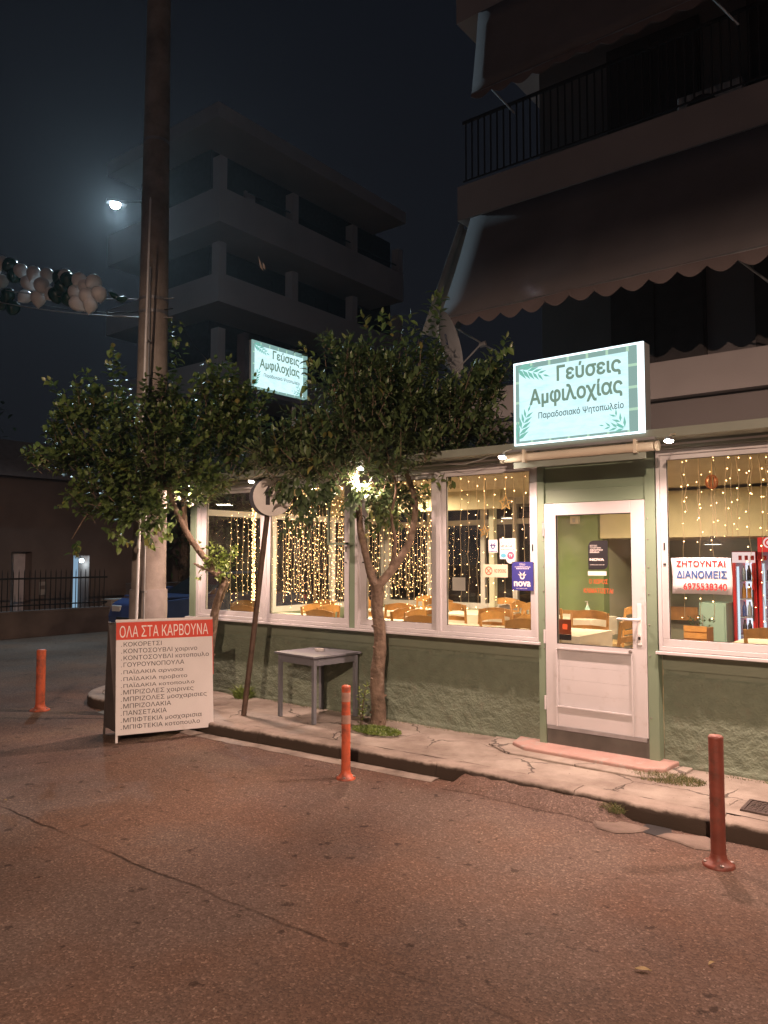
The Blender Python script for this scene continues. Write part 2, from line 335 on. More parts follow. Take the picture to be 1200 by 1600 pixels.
# sign face
M['sign_frame'] = mat('sign_box_metal', (.35, .38, .38), .4, var=.05)
M['sign_trim'] = emis('sign_lit_trim', (.80, .97, 1.0), 2.2)
M['sign_text'] = mat('sign_print_green', (.05, .08, .045), .5, emit=(.38, .62, .50), estr=.42)
M['sign_text_dark'] = mat('sign_print_dark', (.03, .05, .04), .5, emit=(.20, .38, .34), estr=.28)
M['sign_strip'] = mat('sign_print_strip', (.05, .08, .06), .5, emit=(.26, .44, .42), estr=.85)
M['sign_leaf'] = mat('sign_print_leaf', (.05, .12, .08), .5, emit=(.24, .66, .56), estr=.75)
M['sign_tick'] = mat('sign_print_tick', (.1, .16, .1), .5, emit=(.50, .80, .62), estr=.8)
def sign_face_mat():
    m, nt, out = _new('sign_face_lit'); N = nt.nodes; L = nt.links
    tc = N.new('ShaderNodeTexCoord')
    mp = N.new('ShaderNodeMapping'); mp.inputs['Scale'].default_value = (5, 5, 16); L.new(tc.outputs['Object'], mp.inputs[0])
    n = N.new('ShaderNodeTexNoise'); n.inputs['Scale'].default_value = 1.2; n.inputs['Detail'].default_value = 8; n.inputs['Roughness'].default_value = .7; L.new(mp.outputs[0], n.inputs['Vector'])
    r = N.new('ShaderNodeValToRGB'); L.new(n.outputs['Fac'], r.inputs[0])
    r.color_ramp.elements[0].position = .32; r.color_ramp.elements[0].color = (.50, .76, .80, 1)
    r.color_ramp.elements[1].position = .55; r.color_ramp.elements[1].color = (.64, .90, .94, 1)
    e = N.new('ShaderNodeEmission'); e.inputs[1].default_value = 1.25; L.new(r.outputs[0], e.inputs[0]); L.new(e.outputs[0], out.inputs[0])
    return m
M['sign_face'] = sign_face_mat()

# ------------------------------------------------------------------ mesh helpers
def org(o):
    v = Vector((0, 0, 0))
    while o is not None: v += o.location; o = o.parent
    return v

class MB:
    def __init__(s): s.v = []; s.f = []; s.t = []
    def quad(s, a, b, c, d):
        n = len(s.v); s.v += [tuple(a), tuple(b), tuple(c), tuple(d)]; s.f.append((n, n+1, n+2, n+3)); return s
    def box(s, x0, x1, y0, y1, z0, z1, mtx=None):
        n = len(s.v)
        P = [(x0,y0,z0),(x1,y0,z0),(x1,y1,z0),(x0,y1,z0),(x0,y0,z1),(x1,y0,z1),(x1,y1,z1),(x0,y1,z1)]
        if mtx is not None: P = [tuple(mtx @ Vector(p)) for p in P]
        s.v += P
        s.f += [(n,n+3,n+2,n+1),(n+4,n+5,n+6,n+7),(n,n+1,n+5,n+4),(n+1,n+2,n+6,n+5),(n+2,n+3,n+7,n+6),(n+3,n,n+4,n+7)]
        return s
    def bar(s, a, b, w, h=None, up=(0,0,1)):
        """rectangular bar from a to b"""
        a = Vector(a); b = Vector(b); h = h or w; d = (b-a); L = d.length; d.normalize(); u = Vector(up)
        if abs(d.dot(u)) > .98: u = Vector((1,0,0))
        r = d.cross(u).normalized(); u = r.cross(d).normalized(); n = len(s.v)
        for p in (a, b):
            for i, j in ((-1,-1),(1,-1),(1,1),(-1,1)): s.v.append(tuple(p + r*(w/2*i) + u*(h/2*j)))
        s.f += [(n,n+1,n+2,n+3),(n+7,n+6,n+5,n+4),(n,n+4,n+5,n+1),(n+1,n+5,n+6,n+2),(n+2,n+6,n+7,n+3),(n+3,n+7,n+4,n)]
        return s
    def tube(s, pts, rads, seg=8, wob=0., caps=True, seed=0, squash=None):
        pts = [Vector(p) for p in pts]; m = len(s.v)
        if not hasattr(rads, '__len__'): rads = [rads]*len(pts)
        up = Vector((0,0,1)) if abs((pts[1]-pts[0]).normalized().z) < .9 else Vector((1,0,0))
        for i, p in enumerate(pts):
            d = (pts[min(i+1,len(pts)-1)] - pts[max(i-1,0)]).normalized()
            r = d.cross(up).normalized(); u = r.cross(d).normalized(); up = u
            for k in range(seg):
                a = 2*math.pi*k/seg; rr = rads[i]
                if wob:
                    q = Vector((math.cos(a)*1.3+seed, math.sin(a)*1.3, i*.35)); rr *= 1 + wob*noise.noise(q*1.7)*2
                s.v.append(tuple(p + r*math.cos(a)*rr + u*math.sin(a)*rr))
        for i in range(len(pts)-1):
            for k in range(seg):
                a = m+i*seg+k; b = m+i*seg+(k+1)%seg
                s.f.append((a, b, b+seg, a+seg))
        if caps:
            s.f.append(tuple(m+k for k in reversed(range(seg)))); s.f.append(tuple(m+(len(pts)-1)*seg+k for k in range(seg)))
        return s
    def lathe(s, prof, c=(0,0,0), seg=16, axis=None):
        """profile of (r,z) turned round z (or axis matrix) at c"""
        m = len(s.v); c = Vector(c); R = axis or Matrix.Identity(3)
        for r, z in prof:
            for k in range(seg):
                a = 2*math.pi*k/seg
                s.v.append(tuple(c + R @ Vector((r*math.cos(a), r*math.sin(a), z))))
        for i in range(len(prof)-1):
            for k in range(seg):
                a = m+i*seg+k; b = m+i*seg+(k+1)%seg
                s.f.append((a, b, b+seg, a+seg))
        s.f.append(tuple(m+k for k in reversed(range(seg)))); s.f.append(tuple(m+(len(prof)-1)*seg+k for k in range(seg)))
        return s
    def prism(s, poly, y0, y1, to=lambda u, w, y: (u, y, w)):
        """polygon in (u,w), extruded from y0 to y1"""
        m = len(s.v); n = len(poly)
        for y in (y0, y1):
            for u, w in poly: s.v.append(tuple(to(u, w, y)))
        s.f.append(tuple(m+i for i in range(n))); s.f.append(tuple(m+n+i for i in reversed(range(n))))
        for i in range(n): s.f.append((m+i, m+(i+1)%n + 0, m+n+(i+1)%n, m+n+i)[::-1])
        return s
    def build(s, name, material, parent=None, smooth=False, bevel=0., kind=None, local=False):
        me = bpy.data.meshes.new(name)
        o_ = Vector((0,0,0)) if (local or parent is None) else org(parent)
        me.from_pydata([(x-o_.x, y-o_.y, z-o_.z) for x, y, z in s.v], [], s.f); material and me.materials.append(material)
        if s.t:
            at = me.attributes.new('tint', 'FLOAT', 'FACE'); at.data.foreach_set('value', s.t[:len(me.polygons)])
        me.update()
        if smooth: me.polygons.foreach_set('use_smooth', [True]*len(me.polygons))
        o = bpy.data.objects.new(name, me); COL.objects.link(o); o.parent = parent
        if smooth:
            sm = o.modifiers.new('edges', 'EDGE_SPLIT'); sm.split_angle = math.radians(50)
        if bevel > 0:
            bv = o.modifiers.new('bevel', 'BEVEL'); bv.width = bevel; bv.segments = 2; bv.limit_method = 'ANGLE'
        if kind: o['kind'] = kind
        return o

def B(*a, **k): return MB().box(*a, **k)

def thing(name, label, cat, loc=(0,0,0), group=None):
    o = bpy.data.objects.new(name, None); COL.objects.link(o); o.location = loc; o.empty_display_size = .1
    o['label'] = label; o['category'] = cat
    if group: o['group'] = group
    return o
def tag(o, label, cat, group=None, kind=None):
    o['label'] = label; o['category'] = cat
    if group: o['group'] = group
    if kind: o['kind'] = kind
    return o
def dup(root, loc=None, rotz=None, label=None, group=None):
    def rec(o, par):
        c = o.copy(); COL.objects.link(c); c.parent = par
        for ch in [x for x in BYPAR.get(o.name, [])]: rec(ch, c)
        return c
    c = rec(root, None)
    if loc is not None: c.location = loc
    if rotz is not None: c.rotation_euler = (0, 0, rotz)
    if label: c['label'] = label
    if group: c['group'] = group
    return c
BYPAR = {}
def remember(root):
    for o in list(root.children_recursive): BYPAR.setdefault(o.parent.name, []).append(o)

from mathutils.geometry import delaunay_2d_cdt
_G = {}
def glyphs(body, space):
    """outlines of the words as polylines (built-in font)"""
    k = (body, space)
    if k in _G: return _G[k]
    cu = bpy.data.curves.new('t', 'FONT'); cu.body = body; cu.size = 1; cu.space_character = space
    to = bpy.data.objects.new('t', cu); COL.objects.link(to)
    dg = bpy.context.evaluated_depsgraph_get(); dg.update()
    ev = to.evaluated_get(dg); c2 = ev.to_curve(dg)
    out = []
    for sp in c2.splines:
        P = []
        if sp.type == 'BEZIER':
            bp = sp.bezier_points; n = len(bp)
            for i in range(n):
                a, b = bp[i], bp[(i+1) % n]
                p0, p1, p2, p3 = a.co.xy, a.handle_right.xy, b.handle_left.xy, b.co.xy
                straight = ((p1-p0).cross(p3-p0) if (p3-p0).length else 0)
                K = 1 if (abs((p1-p0).cross(p3-p0)) < 1e-5 and abs((p2-p0).cross(p3-p0)) < 1e-5) else 4
                for q in range(K):
                    t = q/K; P.append(p0*(1-t)**3+p1*3*t*(1-t)**2+p2*3*t*t*(1-t)+p3*t**3)
        else: P = [Vector(p.co[:2]) for p in sp.points]
        Q = [P[0]]
        for p in P[1:]:
            if (p-Q[-1]).length > 1e-4: Q.append(p)
        if (Q[0]-Q[-1]).length < 1e-4: Q.pop()
        if len(Q) > 2: out.append(Q)
    ev.to_curve_clear(); bpy.data.objects.remove(to); bpy.data.curves.remove(cu)
    _G[k] = out
    return out
def _wind(p, polys):
    w = 0
    for P, bb in polys:
        if not (bb[0] <= p[0] <= bb[1] and bb[2] <= p[1] <= bb[3]): continue
        n = len(P)
        for i in range(n):
            a = P[i]; b = P[(i+1) % n]
            if a[1] <= p[1]:
                if b[1] > p[1] and (b[0]-a[0])*(p[1]-a[1])-(p[0]-a[0])*(b[1]-a[1]) > 0: w += 1
            elif b[1] <= p[1] and (b[0]-a[0])*(p[1]-a[1])-(p[0]-a[0])*(b[1]-a[1]) < 0: w -= 1
    return w
def write(body, W, H, mtx, material, parent, name='lettering', bold=0., ext=.0006, align='LEFT', space=1., wobble=0.):
    """text fitted into width W and height H (of its ink), lower left corner at mtx origin; local x right, y up, z out of the face"""
    C_ = glyphs(body, space)
    xs = [p[0] for P in C_ for p in P]; ys = [p[1] for P in C_ for p in P]
    x0, x1, y0, y1 = min(xs), max(xs), min(ys), max(ys)
    sx = W/(x1-x0); sy = H/(y1-y0)
    verts = []; faces = []
    polys = [(P, (min(p[0] for p in P), max(p[0] for p in P), min(p[1] for p in P), max(p[1] for p in P))) for P in C_]
    # group contours whose x ranges overlap (one glyph each)
    order = sorted(range(len(C_)), key=lambda i: polys[i][1][0]); groups = []
    for i in order:
        bb = polys[i][1]
        if groups and bb[0] < groups[-1][1]: groups[-1][0].append(i); groups[-1][1] = max(groups[-1][1], bb[1])
        else: groups.append([[i], bb[1]])
    for ids, _ in groups:
        V = []; E = []
        for i in ids:
            P = C_[i]; b = len(V); V += [Vector(p) for p in P]; E += [(b+k, b+(k+1) % len(P)) for k in range(len(P))]
        vs, es, fs, *_r = delaunay_2d_cdt(V, E, [], 0, 1e-6)
        gp = [polys[i] for i in ids]; m = len(verts)
        verts += [(v[0], v[1], 0) for v in vs]
        for f in fs:
            c = ((vs[f[0]][0]+vs[f[1]][0]+vs[f[2]][0])/3, (vs[f[0]][1]+vs[f[1]][1]+vs[f[2]][1])/3)
            if _wind(c, gp) != 0: faces.append(tuple(m+k for k in f))
    if bold > 0:
        for P in C_:
            n = len(P)
            for i in range(n):
                a = Vector(P[i]); b = Vector(P[(i+1) % n]); d = (b-a)
                if d.length < 1e-5: continue
                d.normalize(); q = Vector((-d.y, d.x))*bold; e = d*bold*.7; m = len(verts); zz = .00006*(1+i % 3)
                for p in (a-e+q, a-e-q, b+e-q, b+e+q): verts.append((p.x, p.y, zz))
                faces.append((m, m+1, m+2, m+3))
    o_ = org(parent) if parent else Vector((0,0,0))
    me = bpy.data.meshes.new(name)
    me.from_pydata([tuple((mtx @ Vector(((x-x0)*sx, (y-y0)*sy, ext+z))) - o_) for x, y, z in verts], [], faces)
    me.materials.append(material); me.update()
    o = bpy.data.objects.new(name, me); COL.objects.link(o); o.parent = parent
    return o

def face_mtx(origin, right, up):
    r = Vector(right).normalized(); u = Vector(up).normalized(); n = r.cross(u)
    return Matrix(((r.x,u.x,n.x,origin[0]),(r.y,u.y,n.y,origin[1]),(r.z,u.z,n.z,origin[2]),(0,0,0,1)))

def fbm(x, y, z=0, o=4):
    a = 1.; t = 0.; f = 1.
    for _ in range(o): t += a*noise.noise(Vector((x*f, y*f, z*f))); a *= .5; f *= 2.1
    return t

# ------------------------------------------------------------------ ground
KZ = .12
def kerb_y(x):                      # road edge of the kerb along the facade
    pts = [(-8.4, 5.22), (-6.1, 5.16), (-3.4, 5.31), (-1.1, 5.28), (4, 5.3)]
    if x <= pts[0][0]: return pts[0][1]
    for (a, b), (c, d) in zip(pts, pts[1:]):
        if x <= c: return b + (d-b)*(x-a)/(c-a)
    return pts[-1][1]
road = MB().quad((-140,-60,0),(80,-60,0),(80,160,0),(-140,160,0)).build('road', M['asphalt']); road['kind'] = 'structure'

# pavement: one undulating sheet behind the kerb stones, rounded at the corner
CX, CY, CR = -8.35, 6.12, .92
def outline():
    P = []
    x = 4.0
    while x > CX: P.append((x, kerb_y(x))); x -= .1
    for i in range(0, 13):
        a = math.radians(-90 - i*7.5); P.append((CX+CR*math.cos(a), CY+CR*math.sin(a)))
    y = CY+.1
    while y < 20: P.append((CX-CR, y)); y += .4
    return P
OUT = outline()
def inward(i):
    a = Vector(OUT[max(i-1,0)]); b = Vector(OUT[min(i+1,len(OUT)-1)]); d = (b-a).normalized()
    return Vector((d.y, -d.x)) if True else None
pv = MB(); rows = 22
# strips going from kerb line inwards to y = 6.5 / x = -8
for i, (x, y) in enumerate(OUT):
    n = inward(i)
    if x > CX: ex, ey = x, 6.5
    elif y > CY: ex, ey = -7.9, y
    else: ex, ey = -8.0, 6.5
    k0 = .185
    sx_, sy_ = x+n.x*k0, y+n.y*k0
    if x <= CX and y <= CY: ex, ey = (sx_ + (-8.0-sx_)*1.0, sy_ + (6.5-sy_)*1.0)
    for j in range(rows+1):
        t = j/rows; px = sx_+(ex-sx_)*t; py = sy_+(ey-sy_)*t
        z = KZ - .004 + .006*fbm(px*1.7, py*1.7) + .003*fbm(px*7, py*7)
        if abs(px+4.72) < .32 and abs(py-6.0) < .3: z -= .02
        pv.v.append((px, py, z))
for i in range(len(OUT)-1):
    for j in range(rows):
        a = i*(rows+1)+j; pv.f.append((a, a+1, a+rows+2, a+rows+1))
pavement = pv.build('pavement', M['pavement'], smooth=True); pavement['kind'] = 'structure'

# kerb stones, each its own piece
kerb = bpy.data.objects.new('kerb', None); COL.objects.link(kerb); kerb['kind'] = 'structure'
def kerb_stone(pts, drop=0., seed=0):
    mb = MB(); n = len(pts)
    prof = [(0,-.05),(0.0,.03),(.002,.075),(.008,KZ-.012),(.022,KZ),(.10,KZ+.001),(.176,KZ-.001),(.18,-.05)]
    for i, (x, y) in enumerate(pts):
        d = (Vector(pts[min(i+1,n-1)])-Vector(pts[max(i-1,0)])).normalized(); nn = Vector((d.y,-d.x))
        for (u, z) in prof:
            ch = .010*fbm(x*6, y*6, z*9)+.004*fbm(x*25, y*25, z*30) if z > 0 else 0
            px = x+nn.x*(u+ch*(1 if u < .05 else 0)); py = y+nn.y*(u+ch*(1 if u < .05 else 0))
            zz = z + (ch*.6 - drop if z > 0 else 0)
            mb.v.append((px, py, zz))
    m = len(prof)
    for i in range(n-1):
        for j in range(m-1):
            a = i*m+j; mb.f.append((a, a+m, a+m+1, a+1))
    mb.f.append(tuple(range(m))); mb.f.append(tuple(reversed([(n-1)*m+j for j in range(m)])))
    return mb.build('kerb_stone', M['kerb_dirt_shade'], kerb, smooth=True)
# arc length resample
def resample(P, step):
    out = [Vector(P[0])]; acc = 0
    for a, b in zip(P, P[1:]):
        a = Vector(a); b = Vector(b); L = (b-a).length; t = step-acc
        while t <= L: out.append(a+(b-a)*(t/L)); t += step
        acc = (acc+L) % step
    return out
RS = resample(OUT, .05)
i = 0; k = 0
while i < len(RS)-2:
    ln = 20 if k % 3 else 24
    seg = RS[i:i+ln+1]
    if len(seg) > 2:
        a = seg[0]; 
        s0 = [tuple(p) for p in seg]; s0[-1] = tuple(Vector(s0[-1])+(Vector(s0[-2])-Vector(s0[-1]))*.12)
        # narrow joint
        s0[-1] = tuple(Vector(s0[-1]))
        kerb_stone([tuple(p) for p in s0], drop=.004*rnd.random(), seed=k)
    i += ln; k += 1
    if k > 24: break

# pale worn gutter strip before the kerb, and the asphalt wedge that buries the kerb by the door
gt = MB(); xs = [-8.2+.08*i for i in range(int((8.2-3.42)/.08))]
for x in xs:
    w = .13+.025*fbm(x*3, 1.)
    gt.v += [(x, kerb_y(x)-w, .003), (x, kerb_y(x)-w*.5, .012+.002*fbm(x*5, 3)), (x, kerb_y(x)+.004, .009)]
for i in range(len(xs)-1):
    a = 3*i; gt.f += [(a, a+3, a+4, a+1), (a+1, a+4, a+5, a+2)]
g = gt.build('gutter', M['kerb'], smooth=True); g['kind'] = 'structure'
wd = MB(); xs = [-3.40+.04*i for i in range(38)]; NJ = 9
for x in xs:
    e = min(1, max(0, (x+3.40)/.06))*min(1, max(0, (-1.98-x)/.16))
    for j in range(NJ+1):
        t = j/NJ; y = kerb_y(x)-.20 - .05*fbm(x*2.5, 0) + t*(.27+.05*fbm(x*2.5, 0)); z = (.003 + e*(KZ-.02)*(t**.8)) + (.012*fbm(x*9, y*9)*e*(t > .05)*(t<.95))
        wd.v.append((x, y, max(.002,z)))
for i in range(len(xs)-1):
    for j in range(NJ):
        a = i*(NJ+1)+j; wd.f.append((a, a+NJ+1, a+NJ+2, a+1))
g = wd.build('asphalt_ramp', M['asphalt'], smooth=True); g['kind'] = 'structure'
# broken concrete lips beside the gutter hole
for (x0, x1, y0, y1) in ((-2.20, -1.80, 4.98, 5.22), (-1.72, -1.30, 5.02, 5.24)):
    mb = MB(); nn = 9
    for i in range(nn):
        a = 2*math.pi*i/nn; r = 1+.22*math.sin(i*2.3+x0*9)
        mb.v.append(((x0+x1)/2+(x1-x0)/2*r*math.cos(a), (y0+y1)/2+(y1-y0)/2*r*math.sin(a), .004))
    for i in range(nn):
        p = mb.v[i]; mb.v.append((p[0]*.9+(x0+x1)/2*.1, p[1]*.9+(y0+y1)/2*.1, .012))
    mb.f = [(i, (i+1) % nn, nn+(i+1) % nn, nn+i) for i in range(nn)] + [tuple(nn+i for i in range(nn))]
    o = mb.build('broken_slab', M['worn']); o['kind'] = 'structure'
o = MB().prism([(-1.82,5.10),(-1.70,5.08),(-1.66,5.16),(-1.70,5.275),(-1.86,5.275),(-1.87,5.18)], .003, .0045, to=lambda u,w,y:(u,w,y)).build('gutter_hole', M['seal']); o['kind'] = 'structure'

# loose grit and dry leaves
mb = MB()
for i in range(900):
    if i < 500: x = rnd.uniform(-8, 0.3); y = kerb_y(x) - abs(rnd.gauss(0, .16)) - .01; z = 0
    elif i < 650: x = rnd.uniform(-8, 0.3); y = kerb_y(x)+rnd.uniform(.2, 1.1); z = KZ
    else: x = rnd.uniform(-8, 1); y = rnd.uniform(1, 5.1); z = 0
    r = rnd.uniform(.002, .0065)*(1.3 if rnd.random() < .1 else 1)
    n = len(mb.v)
    for dx, dy, dz in ((r,0,0),(0,r*.8,0),(-r*.9,0,0),(0,-r,0),(0,0,r*.8)): mb.v.append((x+dx, y+dy, z+dz+.002))
    mb.f += [(n,n+1,n+4),(n+1,n+2,n+4),(n+2,n+3,n+4),(n+3,n,n+4)]
o = mb.build('grit', M['stone']); tag(o, 'small loose stones scattered on the road and by the kerb', 'grit', kind='stuff')
for (p, rz, lab) in (((-1.236,3.420,0.000), .4, 'long dry leaf lying on the road in the lower right'), ((-1.016,3.658,0.000), 1.2, 'small dry leaf on the road right of the long one'), ((-6.325,4.156,0.000), 2., 'crumpled dark leaf on the road under the menu board'), ((-5.774,2.847,0.000), .3, 'small leaf on the road at the left edge')):
    mb = MB(); L = .07 if lab.startswith('long') else .04
    for i in range(6):
        t = i/5; w = L*.22*math.sin(math.pi*min(.97, t+.03)); zz = .003+.006*math.sin(t*3)
        c, s = math.cos(rz), math.sin(rz); xx = (t-.5)*L
        mb.v += [(xx*c-w*s, xx*s+w*c, zz+.004), (xx*c, xx*s, zz), (xx*c+w*s, xx*s-w*c, zz+.004)]
    for i in range(5):
        a = 3*i; mb.f += [(a,a+3,a+4,a+1),(a+1,a+4,a+5,a+2)]
    o = mb.build('dry_leaf', M['dry_leaf'] if 'dark' not in lab else M['dirt']); o.location = (p[0], p[1], .002); tag(o, lab, 'leaf')

# cast iron grate in the pavement
t = thing('drain_cover', 'rusty cast iron drain cover set in the pavement at the right', 'drain cover', (-1.2, 5.6, KZ))
mb = MB(); x0, x1, y0, y1 = -1.34, -.92, 5.56, 5.84
for a in (B(x0,x1,y0,y0+.02,KZ-.01,KZ+.012), B(x0,x1,y1-.02,y1,KZ-.01,KZ+.012), B(x0,x0+.02,y0+.02,y1-.02,KZ-.01,KZ+.012), B(x1-.02,x1,y0+.02,y1-.02,KZ-.01,KZ+.012)):
    n = len(mb.v); mb.v += a.v; mb.f += [tuple(q+n for q in f) for f in a.f]
mb.build('frame', M['cast_iron'], t)
mb = MB().box(x0+.02,x1-.02,y0+.02,y1-.02,KZ-.01,KZ+.004)
for i in range(12):
    for j in range(6):
        xx = x0+.035+i*.031; yy = y0+.032+j*.038; mb.box(xx, xx+.02, yy, yy+.026, KZ+.004, KZ+.009)
mb.build('plate', M['cast_iron'], t)

# ------------------------------------------------------------------ the grill house
R = thing('grill_house', 'single storey green grill house with white framed windows and flat roof', 'restaurant', (-3.5, 6.4, KZ))
WY = 6.36          # window plane
XL, XR = -8.10, 3.2
FZ = .28           # inner floor
# rough stucco lower wall in two lengths, door between
def stucco(x0, x1):
    mb = MB(); st = .014; nx = int((x1-x0)/st); zs = [KZ-.03+i*.014 for i in range(int((.90-KZ+.03)/.014)+1)]
    nz = len(zs)
    for i in range(nx+1):
        x = x0+(x1-x0)*i/nx
        for z in zs:
            y = 6.425 - .009*fbm(x*1.3, z*2.2, 3, 3) - .0055*fbm(x*9, z*13, 1, 3) - .0045*fbm(x*24, z*32, 5, 2) - .007*max(0, fbm(x*4, z*9, 7, 3)-.35)
            if z > .84+.02*fbm(x*2, 5): y += .018
            if z < .16: y -= .01
            mb.v.append((x, y, z))
    for i in range(nx):
        for j in range(nz-1):
            a = i*nz+j; mb.f.append((a, a+nz, a+nz+1, a+1))
    n = len(mb.v)
    return mb.build('stucco_wall', M['stucco'], R, smooth=True)
stucco(XL, -3.17); stucco(-2.11, XR)
mb = MB()
for x0, x1 in ((XL, -3.17), (-2.11, XR)): mb.box(x0, x1, 6.44, 6.60, 0, 1.02); mb.box(x0, x1, 6.425, 6.44, .885, 1.02)
mb.build('smooth_band', M['green_paint'], R)
for x0, x1 in ((XL-.06, -3.15), (-2.12, XR)):
    B(x0, x1, 6.28, 6.45, 1.02, 1.045).build('sill', M['white_alu'], R, bevel=.004)

def window(x0, x1, z0=1.048, z1=2.675, sash=True, latch=True, side=1, fl=.055, fr=.055, fb=.095, ft=.07):
    mb = MB()
    mb.box(x0, x1, WY-.05, WY+.05, z0, z0+.035); mb.box(x0, x1, WY-.05, WY+.05, z1-ft*.6, z1)
    mb.box(x0, x0+fl*.5, WY-.05, WY+.05, z0+.035, z1-ft*.6); mb.box(x1-fr*.5, x1, WY-.05, WY+.05, z0+.035, z1-ft*.6)
    w = mb.build('window', M['white_alu'], R, bevel=.003)
    a0, a1, b0, b1 = x0+fl*.5+.001, x1-fr*.5-.001, z0+.036, z1-ft*.6-.001
    yy = WY-.012*side
    mb = MB(); sw = fl*.75+.012; sb = fb-.036
    mb.box(a0, a1, yy-.02, yy+.02, b0, b0+sb); mb.box(a0, a1, yy-.02, yy+.02, b1-ft*.55, b1)
    mb.box(a0, a0+sw, yy-.02, yy+.02, b0+sb, b1-ft*.55); mb.box(a1-sw, a1, yy-.02, yy+.02, b0+sb, b1-ft*.55)
    mb.build('sash', M['white_alu'], w, bevel=.003)
    MB().quad((a0+sw, yy, b0+sb), (a1-sw, yy, b0+sb), (a1-sw, yy, b1-ft*.55), (a0+sw, yy, b1-ft*.55)).build('pane', M['glass'], w)
    mb = MB(); g_ = .004
    mb.box(a0+sw, a1-sw, yy-.014, yy-.006, b0+sb, b0+sb+g_); mb.box(a0+sw, a1-sw, yy-.014, yy-.006, b1-ft*.55-g_, b1-ft*.55)
    mb.box(a0+sw, a0+sw+g_, yy-.014, yy-.006, b0+sb, b1-ft*.55); mb.box(a1-sw-g_, a1-sw, yy-.014, yy-.006, b0+sb, b1-ft*.55)
    mb.build('gasket', M['seal'], w)
    if latch:
        xx = a1-sw*.5 if latch != 'L' else a0+sw*.5
        MB().box(xx-.006, xx+.006, yy-.026, yy-.0205, 1.86, 1.92).build('latch', M['seal'], w); MB().box(xx-.010, xx+.010, yy-.028, yy-.0205, 1.74, 1.752).build('latch', M['seal'], w)
    return w
window(-7.98, -6.725, side=-1, latch=False, fr=.05, fl=.10)
window(-6.724, -5.40, side=1, fr=.06)
window(-5.32, -4.245, side=-1, fl=.09, latch='L')
window(-4.244, -3.17, side=1)
window(-2.10, -.30, latch='L'); window(-.299, 1.4); window(1.401, 3.1)
# green aluminium posts
for x0, x1 in ((-5.398, -5.322),): B(x0, x1, WY-.045, WY+.06, 1.046, 2.675).build('window_post', M['green_alu'], R)
B(-8.10, -7.985, WY-.06, WY+.06, 1.046, 2.68).build('corner_post', M['green_alu'], R, bevel=.005)
# door bay: side posts, lintel panels
mb = MB().box(-3.168, -3.105, WY-.045, WY+.06, KZ-.02, 2.675).box(-2.195, -2.112, WY-.045, WY+.06, KZ-.02, 2.675)
mb.build('door_post', M['green_alu'], R)
mb = MB().box(-3.104, -2.196, WY-.02, WY+.03, 2.285, 2.40).box(-3.104, -2.196, WY-.012, WY+.03, 2.402, 2.675)
mb.build('lintel_panel', M['green_alu'], R)
MB().box(-3.104, -2.196, WY-.03, WY+.06, KZ-.02, .325).build('threshold', M['threshold'], R)
for x in (-3.135, -2.155):
    for z in (.5, 1.0, 1.25, 1.5, 1.72, 1.95, 2.12):
        MB().lathe([(.006,0),(.006,.004),(.002,.006)], (x+(.02 if x < -3 else -.02), WY-.0455, z), 6, Matrix.Rotation(math.radians(90), 3, 'X')).build('screw', M['bolt'], R)
# door
mb = MB(); dx0, dx1, dz0, dz1 = -3.10, -2.20, .33, 2.278
for a in ((dx0, dx0+.11, dz0, dz1), (dx1-.115, dx1, dz0, dz1), (dx0+.11, dx1-.115, dz1-.105, dz1), (dx0+.11, dx1-.115, dz0, dz0+.17), (dx0+.11, dx1-.115, .99, 1.045)):
    mb.box(a[0], a[1], WY-.05, WY+.005, a[2], a[3])
door = mb.build('door', M['white_alu'], R, bevel=.003)
zz = dz0+.171
while zz < .985:
    MB().box(dx0+.111, dx1-.116, WY-.032, WY-.012, zz, min(zz+.1165, .989)).build('panel', M['white_alu'], door, bevel=.0012); zz += .1173
MB().box(dx0+.098, dx0+.110, WY-.062, WY-.0505, dz0+.0, 1.0).box(dx1-.128, dx1-.116, WY-.062, WY-.0505, dz0+.0, 1.0).box(dx0+.11, dx1-.128, WY-.062, WY-.0505, dz0+.165, dz0+.177).box(dx0+.11, dx1-.128, WY-.06, WY-.0505, 1.0, 1.012).build('bead', M['white_alu'], door)
MB().quad((dx0+.11, WY-.02, 1.045), (dx1-.115, WY-.02, 1.045), (dx1-.115, WY-.02, dz1-.105), (dx0+.11, WY-.02, dz1-.105)).build('pane', glass('door_glass', dirt=.12), door)
mb = MB().box(dx0+.11, dx1-.115, WY-.05, WY-.03, dz1-.111, dz1-.105).box(dx0+.11, dx1-.115, WY-.05, WY-.03, 1.045, 1.050).box(dx0+.11, dx0+.115, WY-.05, WY-.03, 1.05, dz1-.111)
mb.build('gasket', M['seal'], door)
mb = MB().box(-2.268, -2.238, WY-.062, WY-.0505, 1.08, 1.42).tube([(-2.253, WY-.0625, 1.29), (-2.253, WY-.105, 1.29), (-2.285, WY-.115, 1.29), (-2.42, WY-.112, 1.292)], [.013,.013,.012,.010], 8)
mb.lathe([(.012,0),(.012,.006)], (-2.253, WY-.063, 1.16), 10, Matrix.Rotation(math.radians(90), 3, 'X'))
mb.build('handle', mat('handle_white', (.78, .76, .73), .25), door, bevel=.002)
MB().box(-2.262, -2.244, WY-.0695, WY-.0635, 1.125, 1.15).build('keyhole', M['seal'], door)
for z in (2.05, .52, 1.1):
    MB().tube([(-3.107, WY-.056, z-.06), (-3.107, WY-.056, z+.06)], .010, 8).build('hinge', M['galv'] if z > 1.5 else M['white_alu'], door)
MB().box(-3.09, -2.21, WY-.058, WY-.04, .30, .332).build('weather_strip', M['galv'], door)
